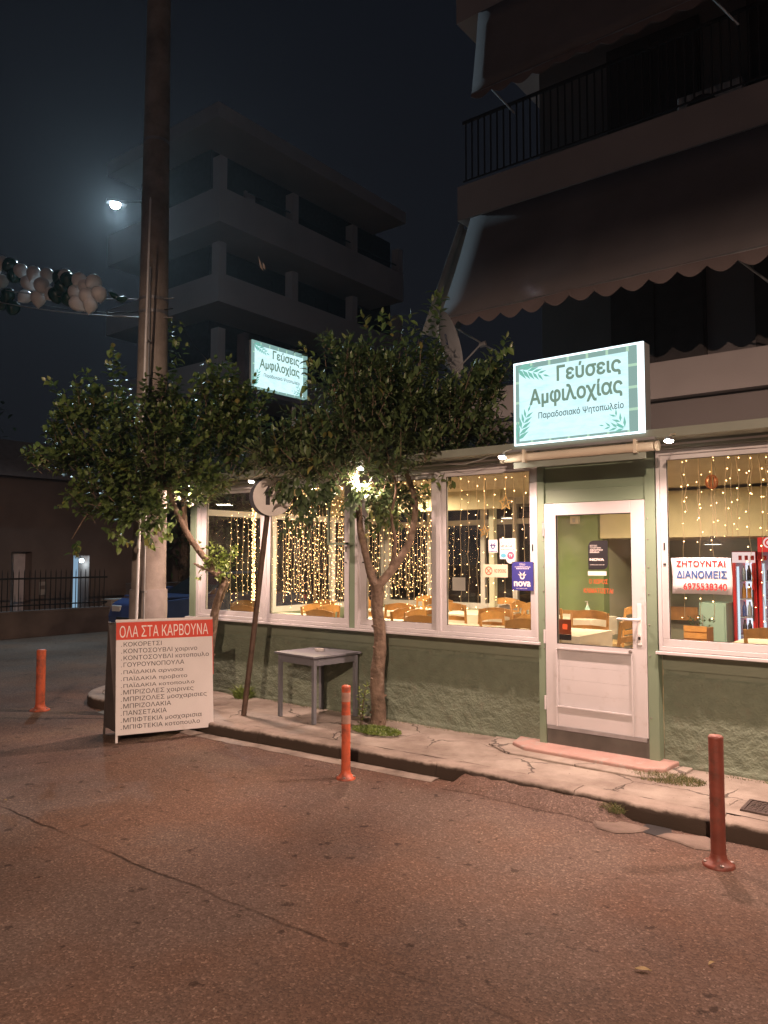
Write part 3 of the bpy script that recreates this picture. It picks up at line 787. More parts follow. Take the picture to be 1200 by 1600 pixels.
# smudge plate at lock bottom
MB().lathe([(.016,0),(.013,.012),(.004,.014)], (-2.335, WY-.051, 1.02), 8, Matrix.Rotation(math.radians(90), 3, 'X')).build('bolt', M['bolt'], door)
# step
st = MB(); P = [(-3.42,6.42),(-3.37,6.18),(-3.20,6.07),(-2.12,6.04),(-2.01,6.12),(-1.99,6.42)]
st.prism([(a, b) for a, b in P], KZ-.02, KZ+.045, to=lambda u, w, y: (u, w, y))
o = st.build('door_step', M['pink_step'], R, bevel=.012)
st = MB(); P = [(-3.66,6.4),(-3.58,6.12),(-3.30,5.93),(-2.10,5.90),(-1.90,6.02),(-1.88,6.4)]
st.prism([(a, b) for a, b in P], KZ-.02, KZ+.014, to=lambda u, w, y: (u, w, y))
o = st.build('step_apron', M['pavement'], R, bevel=.008)

# roof, fascia
MB().box(XL-.16, XR+.2, 6.02, 9.15, 2.762, 2.80).build('roof', M['roof'], R, bevel=.005)
MB().box(XL-.05, XR, 6.25, 6.45, 2.677, 2.760).build('fascia', M['fascia'], R)
MB().box(XL-.14, XR+.2, 6.03, 6.25, 2.735, 2.760).box(XL-.16, XR+.2, 6.0, 6.0185, 2.73, 2.803).build('eave', M['fascia'], R, bevel=.004)
MB().box(XL-.14, XR, 6.30-.06, 6.2495, 2.70, 2.715).build('drip_rail', M['white_alu'], R)
# end wall facing the side street
mb = MB().box(XL, XL+.14, 6.6, 10.3, 0, 1.02)
mb.build('end_wall', M['green_paint'], R)
mb = MB(); z0, z1 = 1.02, 2.80
for y0 in (6.42, 7.68, 8.95, 10.22): mb.box(XL+.02, XL+.10, y0, y0+.07, z0, z1)
for a, b in ((z0, z0+.08), (2.35, 2.43), (z1-.08, z1)): mb.box(XL+.025, XL+.095, 6.42, 10.29, a, b)
mb.build('end_window', M['white_alu'], R)
MB().quad((XL+.06, 6.45, z0), (XL+.06, 10.25, z0), (XL+.06, 10.25, z1), (XL+.06, 6.45, z1)).build('end_pane', M['glass'], R)
mb = MB()
FX = -4.95
mb.box(XL, FX, 10.22, 10.36, 0, 1.02); mb.build('rear_wall', M['in_pale'], R)
mb = MB()
for x0 in (XL+.14, -7.1, -6.1, -5.55, FX-.1): mb.box(x0, x0+.075, 10.23, 10.31, 1.02, 2.8)
for a, b in ((1.02, 1.10), (2.30, 2.38), (2.6, 2.8)): mb.box(XL+.1, FX, 10.235, 10.305, a, b)
mb.build('rear_window', M['white_alu'], R)
MB().quad((XL, 10.27, 1.0), (FX, 10.27, 1.0), (FX, 10.27, 2.8), (XL, 10.27, 2.8)).build('rear_pane', M['glass'], R)
GX = (-4.132,10.200,1.545)[0]
MB().box(FX, GX, 10.2, 10.4, 0, 2.8).build('green_wall', M['in_green'], R)
MB().box(GX-.2, XR, 12.2, 12.4, 0, 2.8).box(GX-.1, GX, 10.4, 12.2, 0, 2.8).box(XR-.1, XR, 6.6, 12.2, 0, 2.8).box(-8.4, -8.3, 10.36, 10.4, 0, .1).build('kitchen_wall', M['in_pale'], R)
MB().box(GX+.003, XR-.1, 10.1, 12.2, 2.06, 2.66).build('soffit', M['in_soffit'], R)
MB().box(XL+.14, XR, 6.62, 12.3, 2.70, 2.76).build('dining_ceiling', M['in_ceiling'], R)
MB().box(XL+.14, XR, 6.45, 12.3, 0.02, FZ).build('dining_floor', M['in_floor'], R)
MB().box(FX+.003, GX-.003, 10.17, 10.197, .86, 1.06).build('dado_board', M['oak'], R)
MB().box(GX+.1, GX+.75, 11.9, 11.93, .86, 1.06).build('dado_board', M['oak'], R)
MB().box(-5.35, -5.27, 9.2, 9.28, FZ, 2.7).build('inner_post', M['in_pale'], R)
# beams over the far windows
MB().box(-8.0, -5.0, 8.9, 9.05, 2.45, 2.70).build('beam', M['in_soffit'], R)
# open vent frame hung outside the third post
mb = MB().box(-5.62, -5.595, WY-.16, WY-.135, 1.96, 2.55).box(-5.62, -5.33, WY-.16, WY-.135, 1.935, 1.96).box(-5.36, -5.33, WY-.16, WY-.06, 1.935, 1.96)
mb.build('vent_bracket', M['green_alu'], R)

# awning cassette over the door (with its brackets)
t = thing('awning_roller', 'cream rolled up awning over the white door', 'awning', (-2.62, 6.0, 2.66))
MB().tube([(-3.30, 5.97, 2.665), (-1.99, 5.97, 2.665)], .036, 14).build('fabric_roll', M['cream'], t, smooth=True)
MB().box(-3.31, -1.98, 5.945, 6.0, 2.715, 2.735).build('cover_strip', M['galv'], t)
MB().box(-3.22, -2.06, 5.975, 5.99, 2.575, 2.635).build('front_bar', M['fascia'], t)
for x in (-3.10, -2.13): MB().box(x-.012, x+.012, 5.925, 6.03, 2.62, 2.728).box(x-.012, x+.012, 6.03, 6.24, 2.70, 2.728).build('bracket', M['cream'], t)
for x in (-3.325, -1.965): MB().lathe([(.04,0),(.04,.02)], (x-.01, 5.97, 2.665), 12, Matrix.Rotation(math.radians(90), 3, 'Y')).build('end_cap', M['cream'], t)

# flood lamps under the eave
first = None
FY = 5.84
FL = [((-7.584,5.840,2.682), 'small flood lamp under the eave at the left corner of the grill house'), ((-6.436,5.840,2.658), 'small flood lamp under the eave beside the round road sign'), ((-4.85, 5.84, 2.69), 'small flood lamp under the eave behind the tree crown'), ((-3.256,5.840,2.674), 'small flood lamp under the eave left of the rolled awning'), ((-1.838,5.840,2.684), 'small flood lamp under the eave right of the rolled awning'), ((-.35, 5.84, 2.70), 'small flood lamp under the eave beyond the right edge')]
for (x, y, z), lab in FL:
    t = thing('flood_lamp', lab, 'lamp', (x, y, z), 'flood lamps under the eave')
    ax = Matrix.Rotation(math.radians(180-14), 3, 'X'); c = Vector((x, y, z))
    MB().tube([(x, 6.01, 2.75), (x, y+.06, z+.05), (x, y, z+.02)], .006, 6).build('arm', M['cream'], t)
    MB().lathe([(.012,-.022),(.022,-.018),(.034,.0),(.036,.010),(.033,.010)], c, 14, ax).build('housing', M['galv'], t, smooth=True)
    MB().lathe([(.032,.0105),(.029,.016),(.015,.022),(.003,.023)], c, 14, ax).build('lens', M['flood'], t, smooth=True)
    ld = bpy.data.lights.new('flood_light', 'SPOT'); ld.energy = DOWN; ld.color = WARM; ld.shadow_soft_size = .03; ld.spot_size = math.radians(172); ld.spot_blend = 1
    lo = bpy.data.objects.new('flood_light', ld); COL.objects.link(lo); lo.parent = t; lo.location = (0, -.01, -.062); lo.rotation_euler = (math.radians(-12), 0, 0)
mb = MB().tube([(-3.46, 6.1, 2.75), (-3.6, 6.08, 2.70), (-3.8, 6.1, 2.67), (-4.0, 6.16, 2.69), (-4.2, 6.2, 2.74)], .004, 5)
tag(mb.build('cable', M['pale_wire']), 'thin slack cable under the eave above the window left of the door', 'cable')

# ------------------------------------------------------------------ lit signs
def palm(cx, cz, ang, n, L, spread, T, parent, m):
    """sprig of narrow leaves printed on the sign face"""
    mb = MB()
    for i in range(n):
        t = i/(n-1); sx_ = cx+math.cos(ang)*L*t; sz_ = cz+math.sin(ang)*L*t
        for sgn in ((-1, 1) if i < n-1 else (0,)):
            a = ang+sgn*spread; l = L*.52*(1-.45*t); w = l*.13
            dx, dz = math.cos(a), math.sin(a)
            pts = [(sx_, sz_), (sx_+dx*l*.4-dz*w, sz_+dz*l*.4+dx*w), (sx_+dx*l, sz_+dz*l), (sx_+dx*l*.4+dz*w, sz_+dz*l*.4-dx*w)]
            n0 = len(mb.v)
            mb.v += [tuple(T @ Vector((u, w_, .0032+.0002*i))) for u, w_ in pts]; mb.f.append((n0+3, n0+2, n0+1, n0))
    return mb.build('leaf_print', m, parent)
def lit_sign(loc, right, W, H, D, label, lit_side):
    t = thing('lit_sign', label, 'sign', loc, 'lit signs on the roof')
    r = Vector(right); T = face_mtx(loc, right, (0,0,1)); n = r.cross(Vector((0,0,1)))
    def tb(mb, u0, u1, w0, w1, d0, d1):   # box in face coordinates
        return mb.box(u0, u1, w0, w1, d0, d1, T)
    tb(MB(), 0, W, 0, H, -D, -.012).build('box', M['sign_frame'], t)
    mb = MB(); e = .016
    tb(mb, 0, W, 0, e, -.012, .004); tb(mb, 0, W, H-e, H, -.012, .004); tb(mb, 0, e, e, H-e, -.012, .004)
    tb(mb, W-(.05 if lit_side else e), W, e, H-e, -.012, .004)
    mb.build('lit_trim', M['sign_trim'] if lit_side else M['sign_strip'], t)
    W2 = W-(.05 if lit_side else e)
    MB().quad(*[T @ Vector(p) for p in ((e,e,0),(W2,e,0),(W2,H-e,0),(e,H-e,0))]).build('face', M['sign_face'], t)
    # printed border of strips with ticks
    mb = MB(); s = .05; q = .0012
    for u0, u1, w0, w1 in ((e, W2, H-e-.045, H-e), (e, W2, e, e+.02), (e, e+.035, e+.02, H-e-.045), (W2-.075, W2, e+.02, H-e-.045)):
        mb.quad(*[T @ Vector(p) for p in ((u0,w0,q),(u1,w0,q),(u1,w1,q),(u0,w1,q))])
    mb.build('border_print', M['sign_strip'], t)
    mb = MB(); q = .002
    k = .16
    while k < W2-.05: 
        for w0, w1 in ((H-e-.045, H-e), (e, e+.02)): mb.quad(*[T @ Vector(p) for p in ((k,w0,q),(k+.022,w0,q),(k+.022,w1,q),(k,w1,q))])
        k += .17
    for k in (.19, .37, .55):
        if k < H-.06:
            for u0, u1 in ((e, e+.035), (W2-.075, W2)): mb.quad(*[T @ Vector(p) for p in ((u0,k*H/.74,q),(u1,k*H/.74,q),(u1,k*H/.74+.022,q),(u0,k*H/.74+.022,q))])
    mb.build('border_print', M['sign_tick'], t, kind='stuff')
    fW, fH = W/1.17, H/.74
    write('Γεύσεις', .56*fW, .155*fH, T @ Matrix.Translation((.42*fW, .505*fH, .003)), M['sign_text'], t, bold=.030)
    write('Αμφιλοχίας', .83*fW, .17*fH, T @ Matrix.Translation((.16*fW, .315*fH, .003)), M['sign_text'], t, bold=.030)
    write('Παραδοσιακό Ψητοπωλείο', .76*fW, .07*fH, T @ Matrix.Translation((.24*fW, .205*fH, .003)), M['sign_text_dark'], t, bold=.012)
    palm(.04, H-.05, -.35, 6, .26*fW, .55, T, t, M['sign_leaf'])
    palm(.03, .05, 1.15, 6, .26*fH, -.6, T, t, M['sign_leaf'])
    palm(W2-.11, .06, 2.2, 4, .18*fW, .6, T, t, M['sign_leaf']); palm(W2-.12, .05, 2.9, 4, .17*fW, .5, T, t, M['sign_leaf'])
    # mounting feet
    mb = MB()
    for u in (.15*W, .8*W): tb(mb, u, u+.04, -.10 if lit_side else -1.32, 0, -D*.7, -D*.4)
    mb.build('post', M['sign_frame'], t)
    return t
lit_sign((-3.215, 5.985, 2.775), (1, 0, .004), 1.15, .73, .14, 'lit sign with green lettering standing over the white door', True)
lit_sign((-8.0, 7.24, 4.17), (0, 1, 0), 1.12, .69, .14, 'lit sign on tall posts above the roof, partly hidden by the tree crown', False)
T = face_mtx((-8.0, 7.24, 4.17), (0,1,0), (0,0,1))
o = MB().box(-.16, 1.24, -.10, -.045, -.16, .10, T).box(-.13, -.05, -.045, .76, -.16, -.01, T).build('sign_shelf', M['sign_dark']); tag(o, 'grey metal shelf and side post carrying the lit sign behind the trees', 'bracket')

# ------------------------------------------------------------------ posters, stickers, banner
PY = WY-.045
def sheet(name, label, cat, x0, x1, z0, z1, m, y=PY, th=.003, round_=False, tilt=0.):
    t = thing(name, label, cat, ((x0+x1)/2, y, (z0+z1)/2))
    if round_:
        r = .05; P = []
        cs = [(x1, z0, 0), (x1, z1, 0), (x0+r, z1-r, 1), (x0, z0, 0)]
        P = [(x0, z0)]
        P += [(x1-r+r*math.sin(a), z0+r-r*math.cos(a)) for a in [i*math.pi/10 for i in range(6)]]
        P += [(x1, z1)]
        P += [(x0+r-r*math.sin(a), z1-r+r*math.cos(a)) for a in [i*math.pi/10 for i in range(6)]]
        MB().prism(P, y-th, y).build('sheet', m, t)
    else:
        MB().box(x0, x1, y-th, y, z0, z1).build('sheet', m, t)
    return t
def T_(x, z, y=PY, th=.003): return face_mtx((x, y-th, z), (1,0,0), (0,0,1))
def lines(t, x0, z, W, h, m, y=PY, dz=.0):   # row of tiny unreadable print
    n = max(3, int(W/.012)); mb = MB(); r = random.Random(int(x0*1000+z*777))
    for i in range(n):
        w = W/n*r.uniform(.5, .85); xx = x0+W*i/n; hh = h*r.uniform(.6, 1)
        mb.quad((xx, y-.0036, z), (xx+w, y-.0036, z), (xx+w, y-.0036, z+hh), (xx, y-.0036, z+hh))
    mb.build('fine_print', m, t)
def claw(t, cx, cz, s, m, y=PY):
    """spiky emblem: a ring crowned by five rays"""
    mb = MB(); yy = y-.0038
    for a, l in ((-62, 1.0), (-30, 1.15), (30, 1.15), (62, 1.0)):
        an = math.radians(a); d = Vector((math.sin(an), 0, math.cos(an))); p = Vector((d.z, 0, -d.x)); c = Vector((cx, yy, cz))
        b0 = c+d*s*.28+p*s*.17; b1 = c+d*s*.28-p*s*.17; tip = c+d*s*.85*l
        n = len(mb.v); mb.v += [tuple(b0), tuple(b1), tuple(tip)]; mb.f.append((n, n+1, n+2))
    n = len(mb.v); K = 20
    for i in range(K):
        a = 2*math.pi*i/K
        mb.v += [(cx+math.sin(a)*s*.42, yy, cz+math.cos(a)*s*.42), (cx+math.sin(a)*s*.22, yy, cz+math.cos(a)*s*.22)]
    for i in range(K):
        a = n+2*i; b = n+2*((i+1) % K); mb.f.append((a, b, b+1, a+1))
    mb.build('emblem', m, t)
t = sheet('poster', 'blue poster with white lettering at the lower right of the window left of the door', 'poster', -3.43, -3.215, 1.50, 1.76, M['poster_blue'])
write('Εδώ', .055, .02, T_(-3.35, 1.728), M['white_ink'], t)
lines(t, -3.40, 1.710, .16, .008, M['white_ink']); lines(t, -3.385, 1.694, .13, .010, M['white_ink']); lines(t, -3.385, 1.515, .11, .005, M['white_ink'])
claw(t, -3.325, 1.625, .058, M['white_ink'])
write('nova', .165, .042, T_(-3.408, 1.538), M['white_ink'], t, bold=.03)
t = sheet('poster', 'small white sticker with dark spiky emblem on the window glass', 'sticker', -3.675, -3.580, 1.845, 1.965, M['paper'])
claw(t, -3.628, 1.90, .05, M['poster_blue']); lines(t, -3.67, 1.85, .085, .012, M['poster_blue'])
t = thing('poster', 'white sticker with blue and pink TV badges and a rounded foot', 'sticker', (-3.47, PY, 1.86))
P = [(-3.555, 1.785), (-3.49, 1.785)]+[(-3.442+.05*math.cos(a), 1.793+.05*math.sin(a)) for a in [math.radians(d) for d in range(190, 361, 19)]]+[(-3.392, 1.975), (-3.555, 1.975)]
MB().prism(P, PY-.003, PY).build('sheet', M['paper'], t)
write('ΚΟΡΥΦΑΙΑ', .14, .020, T_(-3.545, 1.925), M['ink'], t); write('ΜΠΑΛΑ', .12, .024, T_(-3.545, 1.893), M['ink'], t, bold=.02)
lines(t, -3.545, 1.870, .14, .008, M['ink'])
def disc(t, cx, cz, r, m, y=PY, off=.0036, ri=0., name='badge', sx=1.):
    mb = MB(); K = 24
    if ri > 0:
        for i in range(K):
            a = 2*math.pi*i/K; mb.v += [(cx+math.sin(a)*r*sx, y-off, cz+math.cos(a)*r), (cx+math.sin(a)*ri*sx, y-off, cz+math.cos(a)*ri)]
        mb.f = [(2*i, 2*((i+1) % K), 2*((i+1) % K)+1, 2*i+1) for i in range(K)]
    else:
        mb.v = [(cx+math.sin(2*math.pi*i/K)*r*sx, y-off, cz+math.cos(2*math.pi*i/K)*r) for i in range(K)]; mb.f = [tuple(range(K))]
    return mb.build(name, m, t)
disc(t, -3.517, 1.818, .022, M['cyan_ink'], sx=1.35); disc(t, -3.442, 1.818, .036, M['pink_ink'])
write('TV', .036, .026, T_(-3.460, 1.806, PY-.001), M['white_ink'], t, bold=.03)
t = sheet('poster', 'cream no smoking plate with a red crossed circle on the window', 'plate', -3.735, -3.475, 1.615, 1.735, M['cream_plate'])
disc(t, -3.675, 1.675, .040, M['orange_ink'], ri=.032, name='ring')
MB().bar((-3.70, PY-.0045, 1.70), (-3.65, PY-.0045, 1.65), .006, .001, up=(0,1,0)).bar((-3.70, PY-.0048, 1.65), (-3.65, PY-.0048, 1.70), .006, .001, up=(0,1,0)).build('cross', M['orange_ink'], t)
write('NO SMOKING', .125, .034, T_(-3.615, 1.658), M['brown_ink'], t, bold=.02)
t = thing('paper_sheet', 'blank white sheet of paper hung in the window left of the door', 'paper', (-4.102,6.450,1.548))
c = (-4.169,6.450,1.603); c2 = (-4.021,6.450,1.474)
MB().box(c[0], c2[0], 6.449, 6.451, c2[2], c[2]).build('sheet', M['paper'], t)
# door poster
t = sheet('poster', 'black poster with rounded corners on the glass of the white door', 'poster', -2.70, -2.525, 1.695, 1.945, M['poster_black'], y=WY-.022, round_=True)
Y2 = WY-.022
for k, s in enumerate(('ΔΕΣ ΕΔΩ', 'ΤΟ ΚΟΡΥΦΑΙΟ', 'ΑΘΛΗΤΙΚΟ', 'ΘΕΑΜΑ')):
    write(s, (.065, .10, .115, .085)[k], .0125, T_(-2.685, 1.895-.0185*k, Y2), M['white_ink'], t, bold=.01 if k < 2 else .03)
write('NOVA', .125, .020, T_(-2.685, 1.772, Y2), M['white_ink'], t, bold=.05)
lines(t, -2.685, 1.735, .13, .005, M['white_ink'], y=Y2)
t = sheet('paper_strip', 'white paper strip under the black poster on the door', 'paper', -2.705, -2.54, 1.645, 1.682, M['paper'], y=Y2)
t = thing('window_lettering', 'red Greek lettering stuck on the door glass', 'lettering', (-2.6, Y2, 1.5))
write('Ο ΧΩΡΟΣ', .165, .038, T_(-2.695, 1.575, Y2), M['orange_ink'], t, bold=.01)
write('ΚΛΙΜΑΤΙΖΕΤΑΙ', .26, .040, T_(-2.745, 1.495, Y2), M['orange_ink'], t, bold=.01)
t = sheet('card', 'red brown card at the lower left of the door glass', 'card', -2.985, -2.87, 1.125, 1.255, M['kraft'], y=WY-.015)
MB().box(-2.985, -2.87, WY-.019, WY-.016, 1.075, 1.124).build('dark_foot', M['ink'], t)
MB().box(-2.95, -2.905, WY-.0205, WY-.0185, 1.17, 1.215).build('print', M['orange_ink'], t)
# job banner
x0, x1, z0, z1 = -1.985, -1.535, 1.51, 1.795
t = thing('banner', 'white job banner with red and blue Greek lettering and a phone number', 'banner', ((x0+x1)/2, PY, (z0+z1)/2))
mb = MB(); K = 12
for i in range(K+1):
    for j in range(5):
        u = i/K; w = j/4; mb.v.append((x0+(x1-x0)*u+.006*math.sin(w*4), PY-.004-.0012*math.sin(u*9+w*3), z0+(z1-z0)*w+.004*math.sin(u*3.1)))
for i in range(K):
    for j in range(4):
        a = i*5+j; mb.f.append((a, a+5, a+6, a+1))
o = mb.build('sheet', M['banner'], t, smooth=True); so = o.modifiers.new('thick', 'SOLIDIFY'); so.thickness = .001
Tb = lambda x, z: face_mtx((x, PY-.0075, z), (1,0,0), (0,0,1))
write('ΖΗΤΟΥΝΤΑΙ', .365, .045, Tb(-1.945, 1.728), M['red_ink'], t, bold=.03)
write('ΔΙΑΝΟΜΕΙΣ', .375, .056, Tb(-1.945, 1.638), M['blue_ink'], t, bold=.03)
write('6975538340', .325, .052, Tb(-1.895, 1.545), M['red_ink'], t, bold=.014)
write('τηλ', .03, .014, Tb(-1.94, 1.545), M['ink'], t)

# ------------------------------------------------------------------ light curtains
def strand(parent, x, y, z1, z0, dens, r, axis='x', wob=.012):
    pts = []; z = z1
    while z > z0: pts.append(Vector((x+(r.uniform(-wob, wob) if axis == 'x' else 0), y+(r.uniform(-wob, wob) if axis == 'y' else 0), z))); z -= .11
    if len(pts) < 2: return
    s = MB().tube(pts, .0024, 3, caps=False).build('strand', M['strandwire'], parent)
    mb = MB(); z = z1-.05*r.random()
    while z > z0:
        a = r.uniform(0, 6.28); l = .02
        i = min(len(pts)-2, int((z1-z)/.11)); f = ((z1-z)/.11)-i; c = pts[i].lerp(pts[i+1], min(1, f))
        q = Vector((math.cos(a)*l, math.sin(a)*l*.6, r.uniform(-.005, .008))); c2 = c+q; e = r.uniform(.0032, .0056)
        n = len(mb.v)
        for d in ((e,0,0),(0,e,0),(-e,0,0),(0,-e,0),(0,0,e),(0,0,-e)): mb.v.append(tuple(c2+Vector(d)))
        mb.f += [(n,n+1,n+4),(n+1,n+2,n+4),(n+2,n+3,n+4),(n+3,n,n+4),(n+1,n,n+5),(n+2,n+1,n+5),(n+3,n+2,n+5),(n,n+3,n+5)]
        z -= dens*r.uniform(.7, 1.3)
    mb.build('bulbs', M['bulb'], s, kind='stuff')
def curtain(label, xs, y, z1, z0f, dens, seed, axis='x', fixed=None):
    r = random.Random(seed)
    c = (xs[0], y, z1) if axis == 'x' else (fixed, xs[0], z1)
    t = thing('light_curtain', label, 'string lights', c, 'warm string light curtains in the windows')
    if axis == 'x': MB().tube([(xs[0]-.02, y, z1+.01), ((xs[0]+xs[-1])/2, y, z1), (xs[-1]+.02, y, z1+.01)], .003, 4).build('top_wire', M['strandwire'], t)
    else: MB().tube([(fixed, xs[0]-.02, z1+.01), (fixed, xs[-1]+.02, z1+.01)], .003, 4).build('top_wire', M['strandwire'], t)
    for x in xs:
        z0 = z0f(r)
        if axis == 'x': strand(t, x, y+r.uniform(-.01, .01), z1, z0, dens, r)
        else: strand(t, fixed+r.uniform(-.01, .01), x, z1, z0, dens, r, 'y')
def rng(a, b, n, seed, jit=.02):
    r = random.Random(seed); return [a+(b-a)*(i+.5)/n+r.uniform(-jit, jit) for i in range(n)]
curtain('dense warm light curtain in the leftmost window', sorted(random.Random(4).gauss(-7.12, .17) for _ in range(20)), 6.50, 2.60, lambda r: r.uniform(1.15, 1.3), .062, 11)
curtain('warm light curtain in the window behind the round road sign', rng(-6.60, -5.46, 24, 2), 6.50, 2.60, lambda r: r.uniform(1.15, 1.35), .062, 12)
curtain('warm light curtain in the window behind the tree trunk', rng(-5.22, -4.35, 15, 3), 6.50, 2.60, lambda r: r.uniform(1.15, 1.4), .07, 13)
curtain('sparse warm light curtain in the window left of the door', rng(-4.14, -3.27, 9, 4), 6.50, 2.60, lambda r: r.choice((1.2, 1.3, 1.25, 1.7)), .12, 14)
curtain('sparse warm light curtain behind the job banner window', rng(-1.97, -.40, 16, 5), 6.50, 2.62, lambda r: r.choice((2.2, 2.1, 1.95, 1.2, 1.9)), .115, 15)
curtain('warm light curtain across the far end window of the dining room', rng(6.75, 10.0, 30, 6), 0, 2.40, lambda r: r.uniform(1.1, 1.3), .075, 16, 'y', -7.90)
curtain('warm light curtain on the rear windows of the dining room', rng(-7.8, -6.5, 17, 7), 10.15, 2.30, lambda r: r.uniform(1.15, 1.35), .08, 17)
# short scattered lights of the middle of the right window
r = random.Random(3); t = thing('light_curtain', 'loose fairy lights hanging lower in the right window', 'string lights', (-1.2, 6.58, 2.3), 'warm string light curtains in the windows')
for i in range(12): strand(t, -1.98+i*.13, 6.60, 2.62, r.choice((1.2, 1.3, 1.9)), .16, r)

def star(label, c, R_, seed):
    t = thing('star_ornament', label, 'star', c, 'gold stars in the window')
    mb = MB(); r = random.Random(seed); c = Vector(c)
    P = []
    for i in range(10):
        a = math.pi*2*i/10; rr = R_ if i % 2 == 0 else R_*.42; P.append(c+Vector((math.sin(a)*rr, 0, math.cos(a)*rr)))
    for i in range(10): mb.bar(P[i], P[(i+1) % 10], .005)
    for i in range(16):
        a, b = r.sample(range(10), 2); mb.bar(P[a].lerp(c, .2*r.random()), P[b].lerp(c, .3), .003)
    mb.build('wire_frame', M['gold'], t)
    MB().tube([c+Vector((0,0,R_)), (c.x, c.y, 2.62)], .003, 4).build('thread', M['gold'], t)
star('larger gold wire star hanging in the window left of the door', (-3.571,6.460,2.317), .075, 1)
star('smaller gold wire star hanging in the window left of the door', (-3.899,6.620,2.060), .065, 2)
c = Vector((-1.705,6.470,2.406)); t = thing('copper_ornament', 'copper ribbon bauble hanging in the right window', 'ornament', c)
mb = MB()
for i in range(9):
    a = i*.7; P = []
    for k in range(9):
        u = k/8*math.pi; P.append(c+Vector((math.cos(a)*math.sin(u)*.045, math.sin(a)*math.sin(u)*.045, math.cos(u)*.055)))
    mb.tube(P, .006, 4)
mb.build('ribbons', M['copper'], t); MB().tube([c+Vector((0,0,.05)), (c.x, c.y, 2.62)], .003, 4).build('thread', M['gold'], t)

# ------------------------------------------------------------------ inside the grill house
def ceiling_lamp(x, y, lab, power):
    t = thing('ceiling_lamp', lab, 'lamp', (x, y, 2.7), 'round ceiling lamps')
    MB().lathe([(.15,0),(.15,-.03),(.14,-.035)], (x, y, 2.699), 20).build('rim', M['cream'], t)
    MB().lathe([(.135,-.0355),(.06,-.038)], (x, y, 2.699), 20).build('diffuser', M['led_white'], t)
    ld = bpy.data.lights.new('ceiling_light', 'AREA'); ld.shape = 'DISK'; ld.size = .26; ld.energy = power; ld.color = (1, .74, .46)
    lo = bpy.data.objects.new('ceiling_light', ld); COL.objects.link(lo); lo.parent = t; lo.location = (0, 0, -.05)
ceiling_lamp(*(-8.277,15.052,2.690)[:2], 'round lit ceiling lamp seen through the window left of the door', INSIDE*1.5)
ceiling_lamp(-6.4, 8.2, 'round ceiling lamp over the left end of the dining room', INSIDE*1.8)
ceiling_lamp(-3.0, 8.6, 'round ceiling lamp inside behind the door', INSIDE)
ceiling_lamp(-.6, 8.3, 'round ceiling lamp inside behind the right window', INSIDE*.7)
for (px, lab) in (((-3.298,10.000,1.998), 'left pendant lamp with dark shade inside by the fridges'), ((-2.639,10.000,1.966), 'right pendant lamp with dark shade inside by the fridges')):
    t = thing('pendant_lamp', lab, 'lamp', px, 'pendant lamps')
    x, y, z = px
    MB().lathe([(.015,.10),(.03,.095),(.05,.06),(.115,.0),(.113,-.004)], (x, y, z), 18).build('shade', M['seal'], t, smooth=True)
    MB().lathe([(.10,-.006),(.02,-.007)], (x, y, z), 18).build('diffuser', M['led_white'], t)
    MB().tube([(x, y, z+.09), (x, y, 2.06)], .004, 5).build('cord', M['seal'], t)
# chair
def make_chair():
    t = thing('dining_chair', 'x', 'chair')
    w, d = .21, .20
    for sx_ in (-1, 1):
        MB().bar((sx_*w, -d, 0), (sx_*w, -d, .46), .035).build('leg', M['pine'], t, bevel=.004, local=True)
        MB().tube([(sx_*w, d, 0), (sx_*w, d, .46), (sx_*w*1.02, d+.05, .90)], [.019, .019, .016], 8).build('leg', M['pine'], t, local=True)
    MB().box(-w-.02, w+.02, -d-.02, d, .43, .465).build('seat', M['rush'], t, bevel=.006, local=True)
    for z, dy, h in ((.86, .045, .075), (.72, .03, .05), (.60, .015, .045)):
        mb = MB(); K = 8
        for i in range(K+1):
            u = -1+2*i/K; arch = (.03*(1-u*u) if z > .8 else .012*(1-u*u)); by = d+dy+.025*(1-u*u)
            for zz_ in (z-h/2+(arch*.3), z+h/2+arch): 
                mb.v += [(u*w, by-.008, zz_), (u*w, by+.008, zz_)]
        for i in range(K):
            a = 4*i; mb.f += [(a,a+4,a+6,a+2),(a+1,a+3,a+7,a+5),(a+2,a+6,a+7,a+3),(a,a+1,a+5,a+4)]
        mb.build('back_rail', M['pine'], t, local=True)
    mb = MB()
    for sx_ in (-1, 1): mb.bar((sx_*w, -d, .2), (sx_*w, d, .2), .02)
    mb.bar((-w, -d, .28), (w, -d, .28), .02).build('stretcher', M['pine'], t, local=True)
    return t
ch = make_chair(); remember(ch)
def make_table():
    t = thing('dining_table', 'x', 'table')
    MB().box(-.40, .40, -.40, .40, .72, .745).build('tabletop', M['oak'], t, local=True)
    for a in (-1, 1):
        for b in (-1, 1): MB().bar((a*.34, b*.34, 0), (a*.34, b*.34, .72), .05).build('leg', M['pine'], t, local=True)
    mb = MB().box(-.42, .42, -.42, .42, .746, .752)
    for a, b in ((0,1),(0,-1)): mb.box(-.42, .42, min(b*.42, b*.428), max(b*.42, b*.428), .52, .752)
    for b in (1, -1): mb.box(min(b*.42, b*.428), max(b*.42, b*.428), -.42, .42, .52, .752)
    mb.build('tablecloth', M['cloth'], t, local=True)
    return t
tb = make_table(); remember(tb)
tabs = [(-7.35, 7.25, 'cloth covered table behind the leftmost window'), (-6.0, 7.25, 'cloth covered table behind the window with the road sign'), (-4.6, 7.25, 'cloth covered table behind the tree trunk window'), (-3.55, 7.5, 'cloth covered table behind the window left of the door'),
        (-6.9, 9.2, 'cloth covered table in the far left corner of the room'), (-5.6, 9.3, 'cloth covered table by the rear windows'), (-4.25, 9.45, 'cloth covered table against the inner green wall'), (-1.4, 7.9, 'cloth covered table behind the job banner window')]
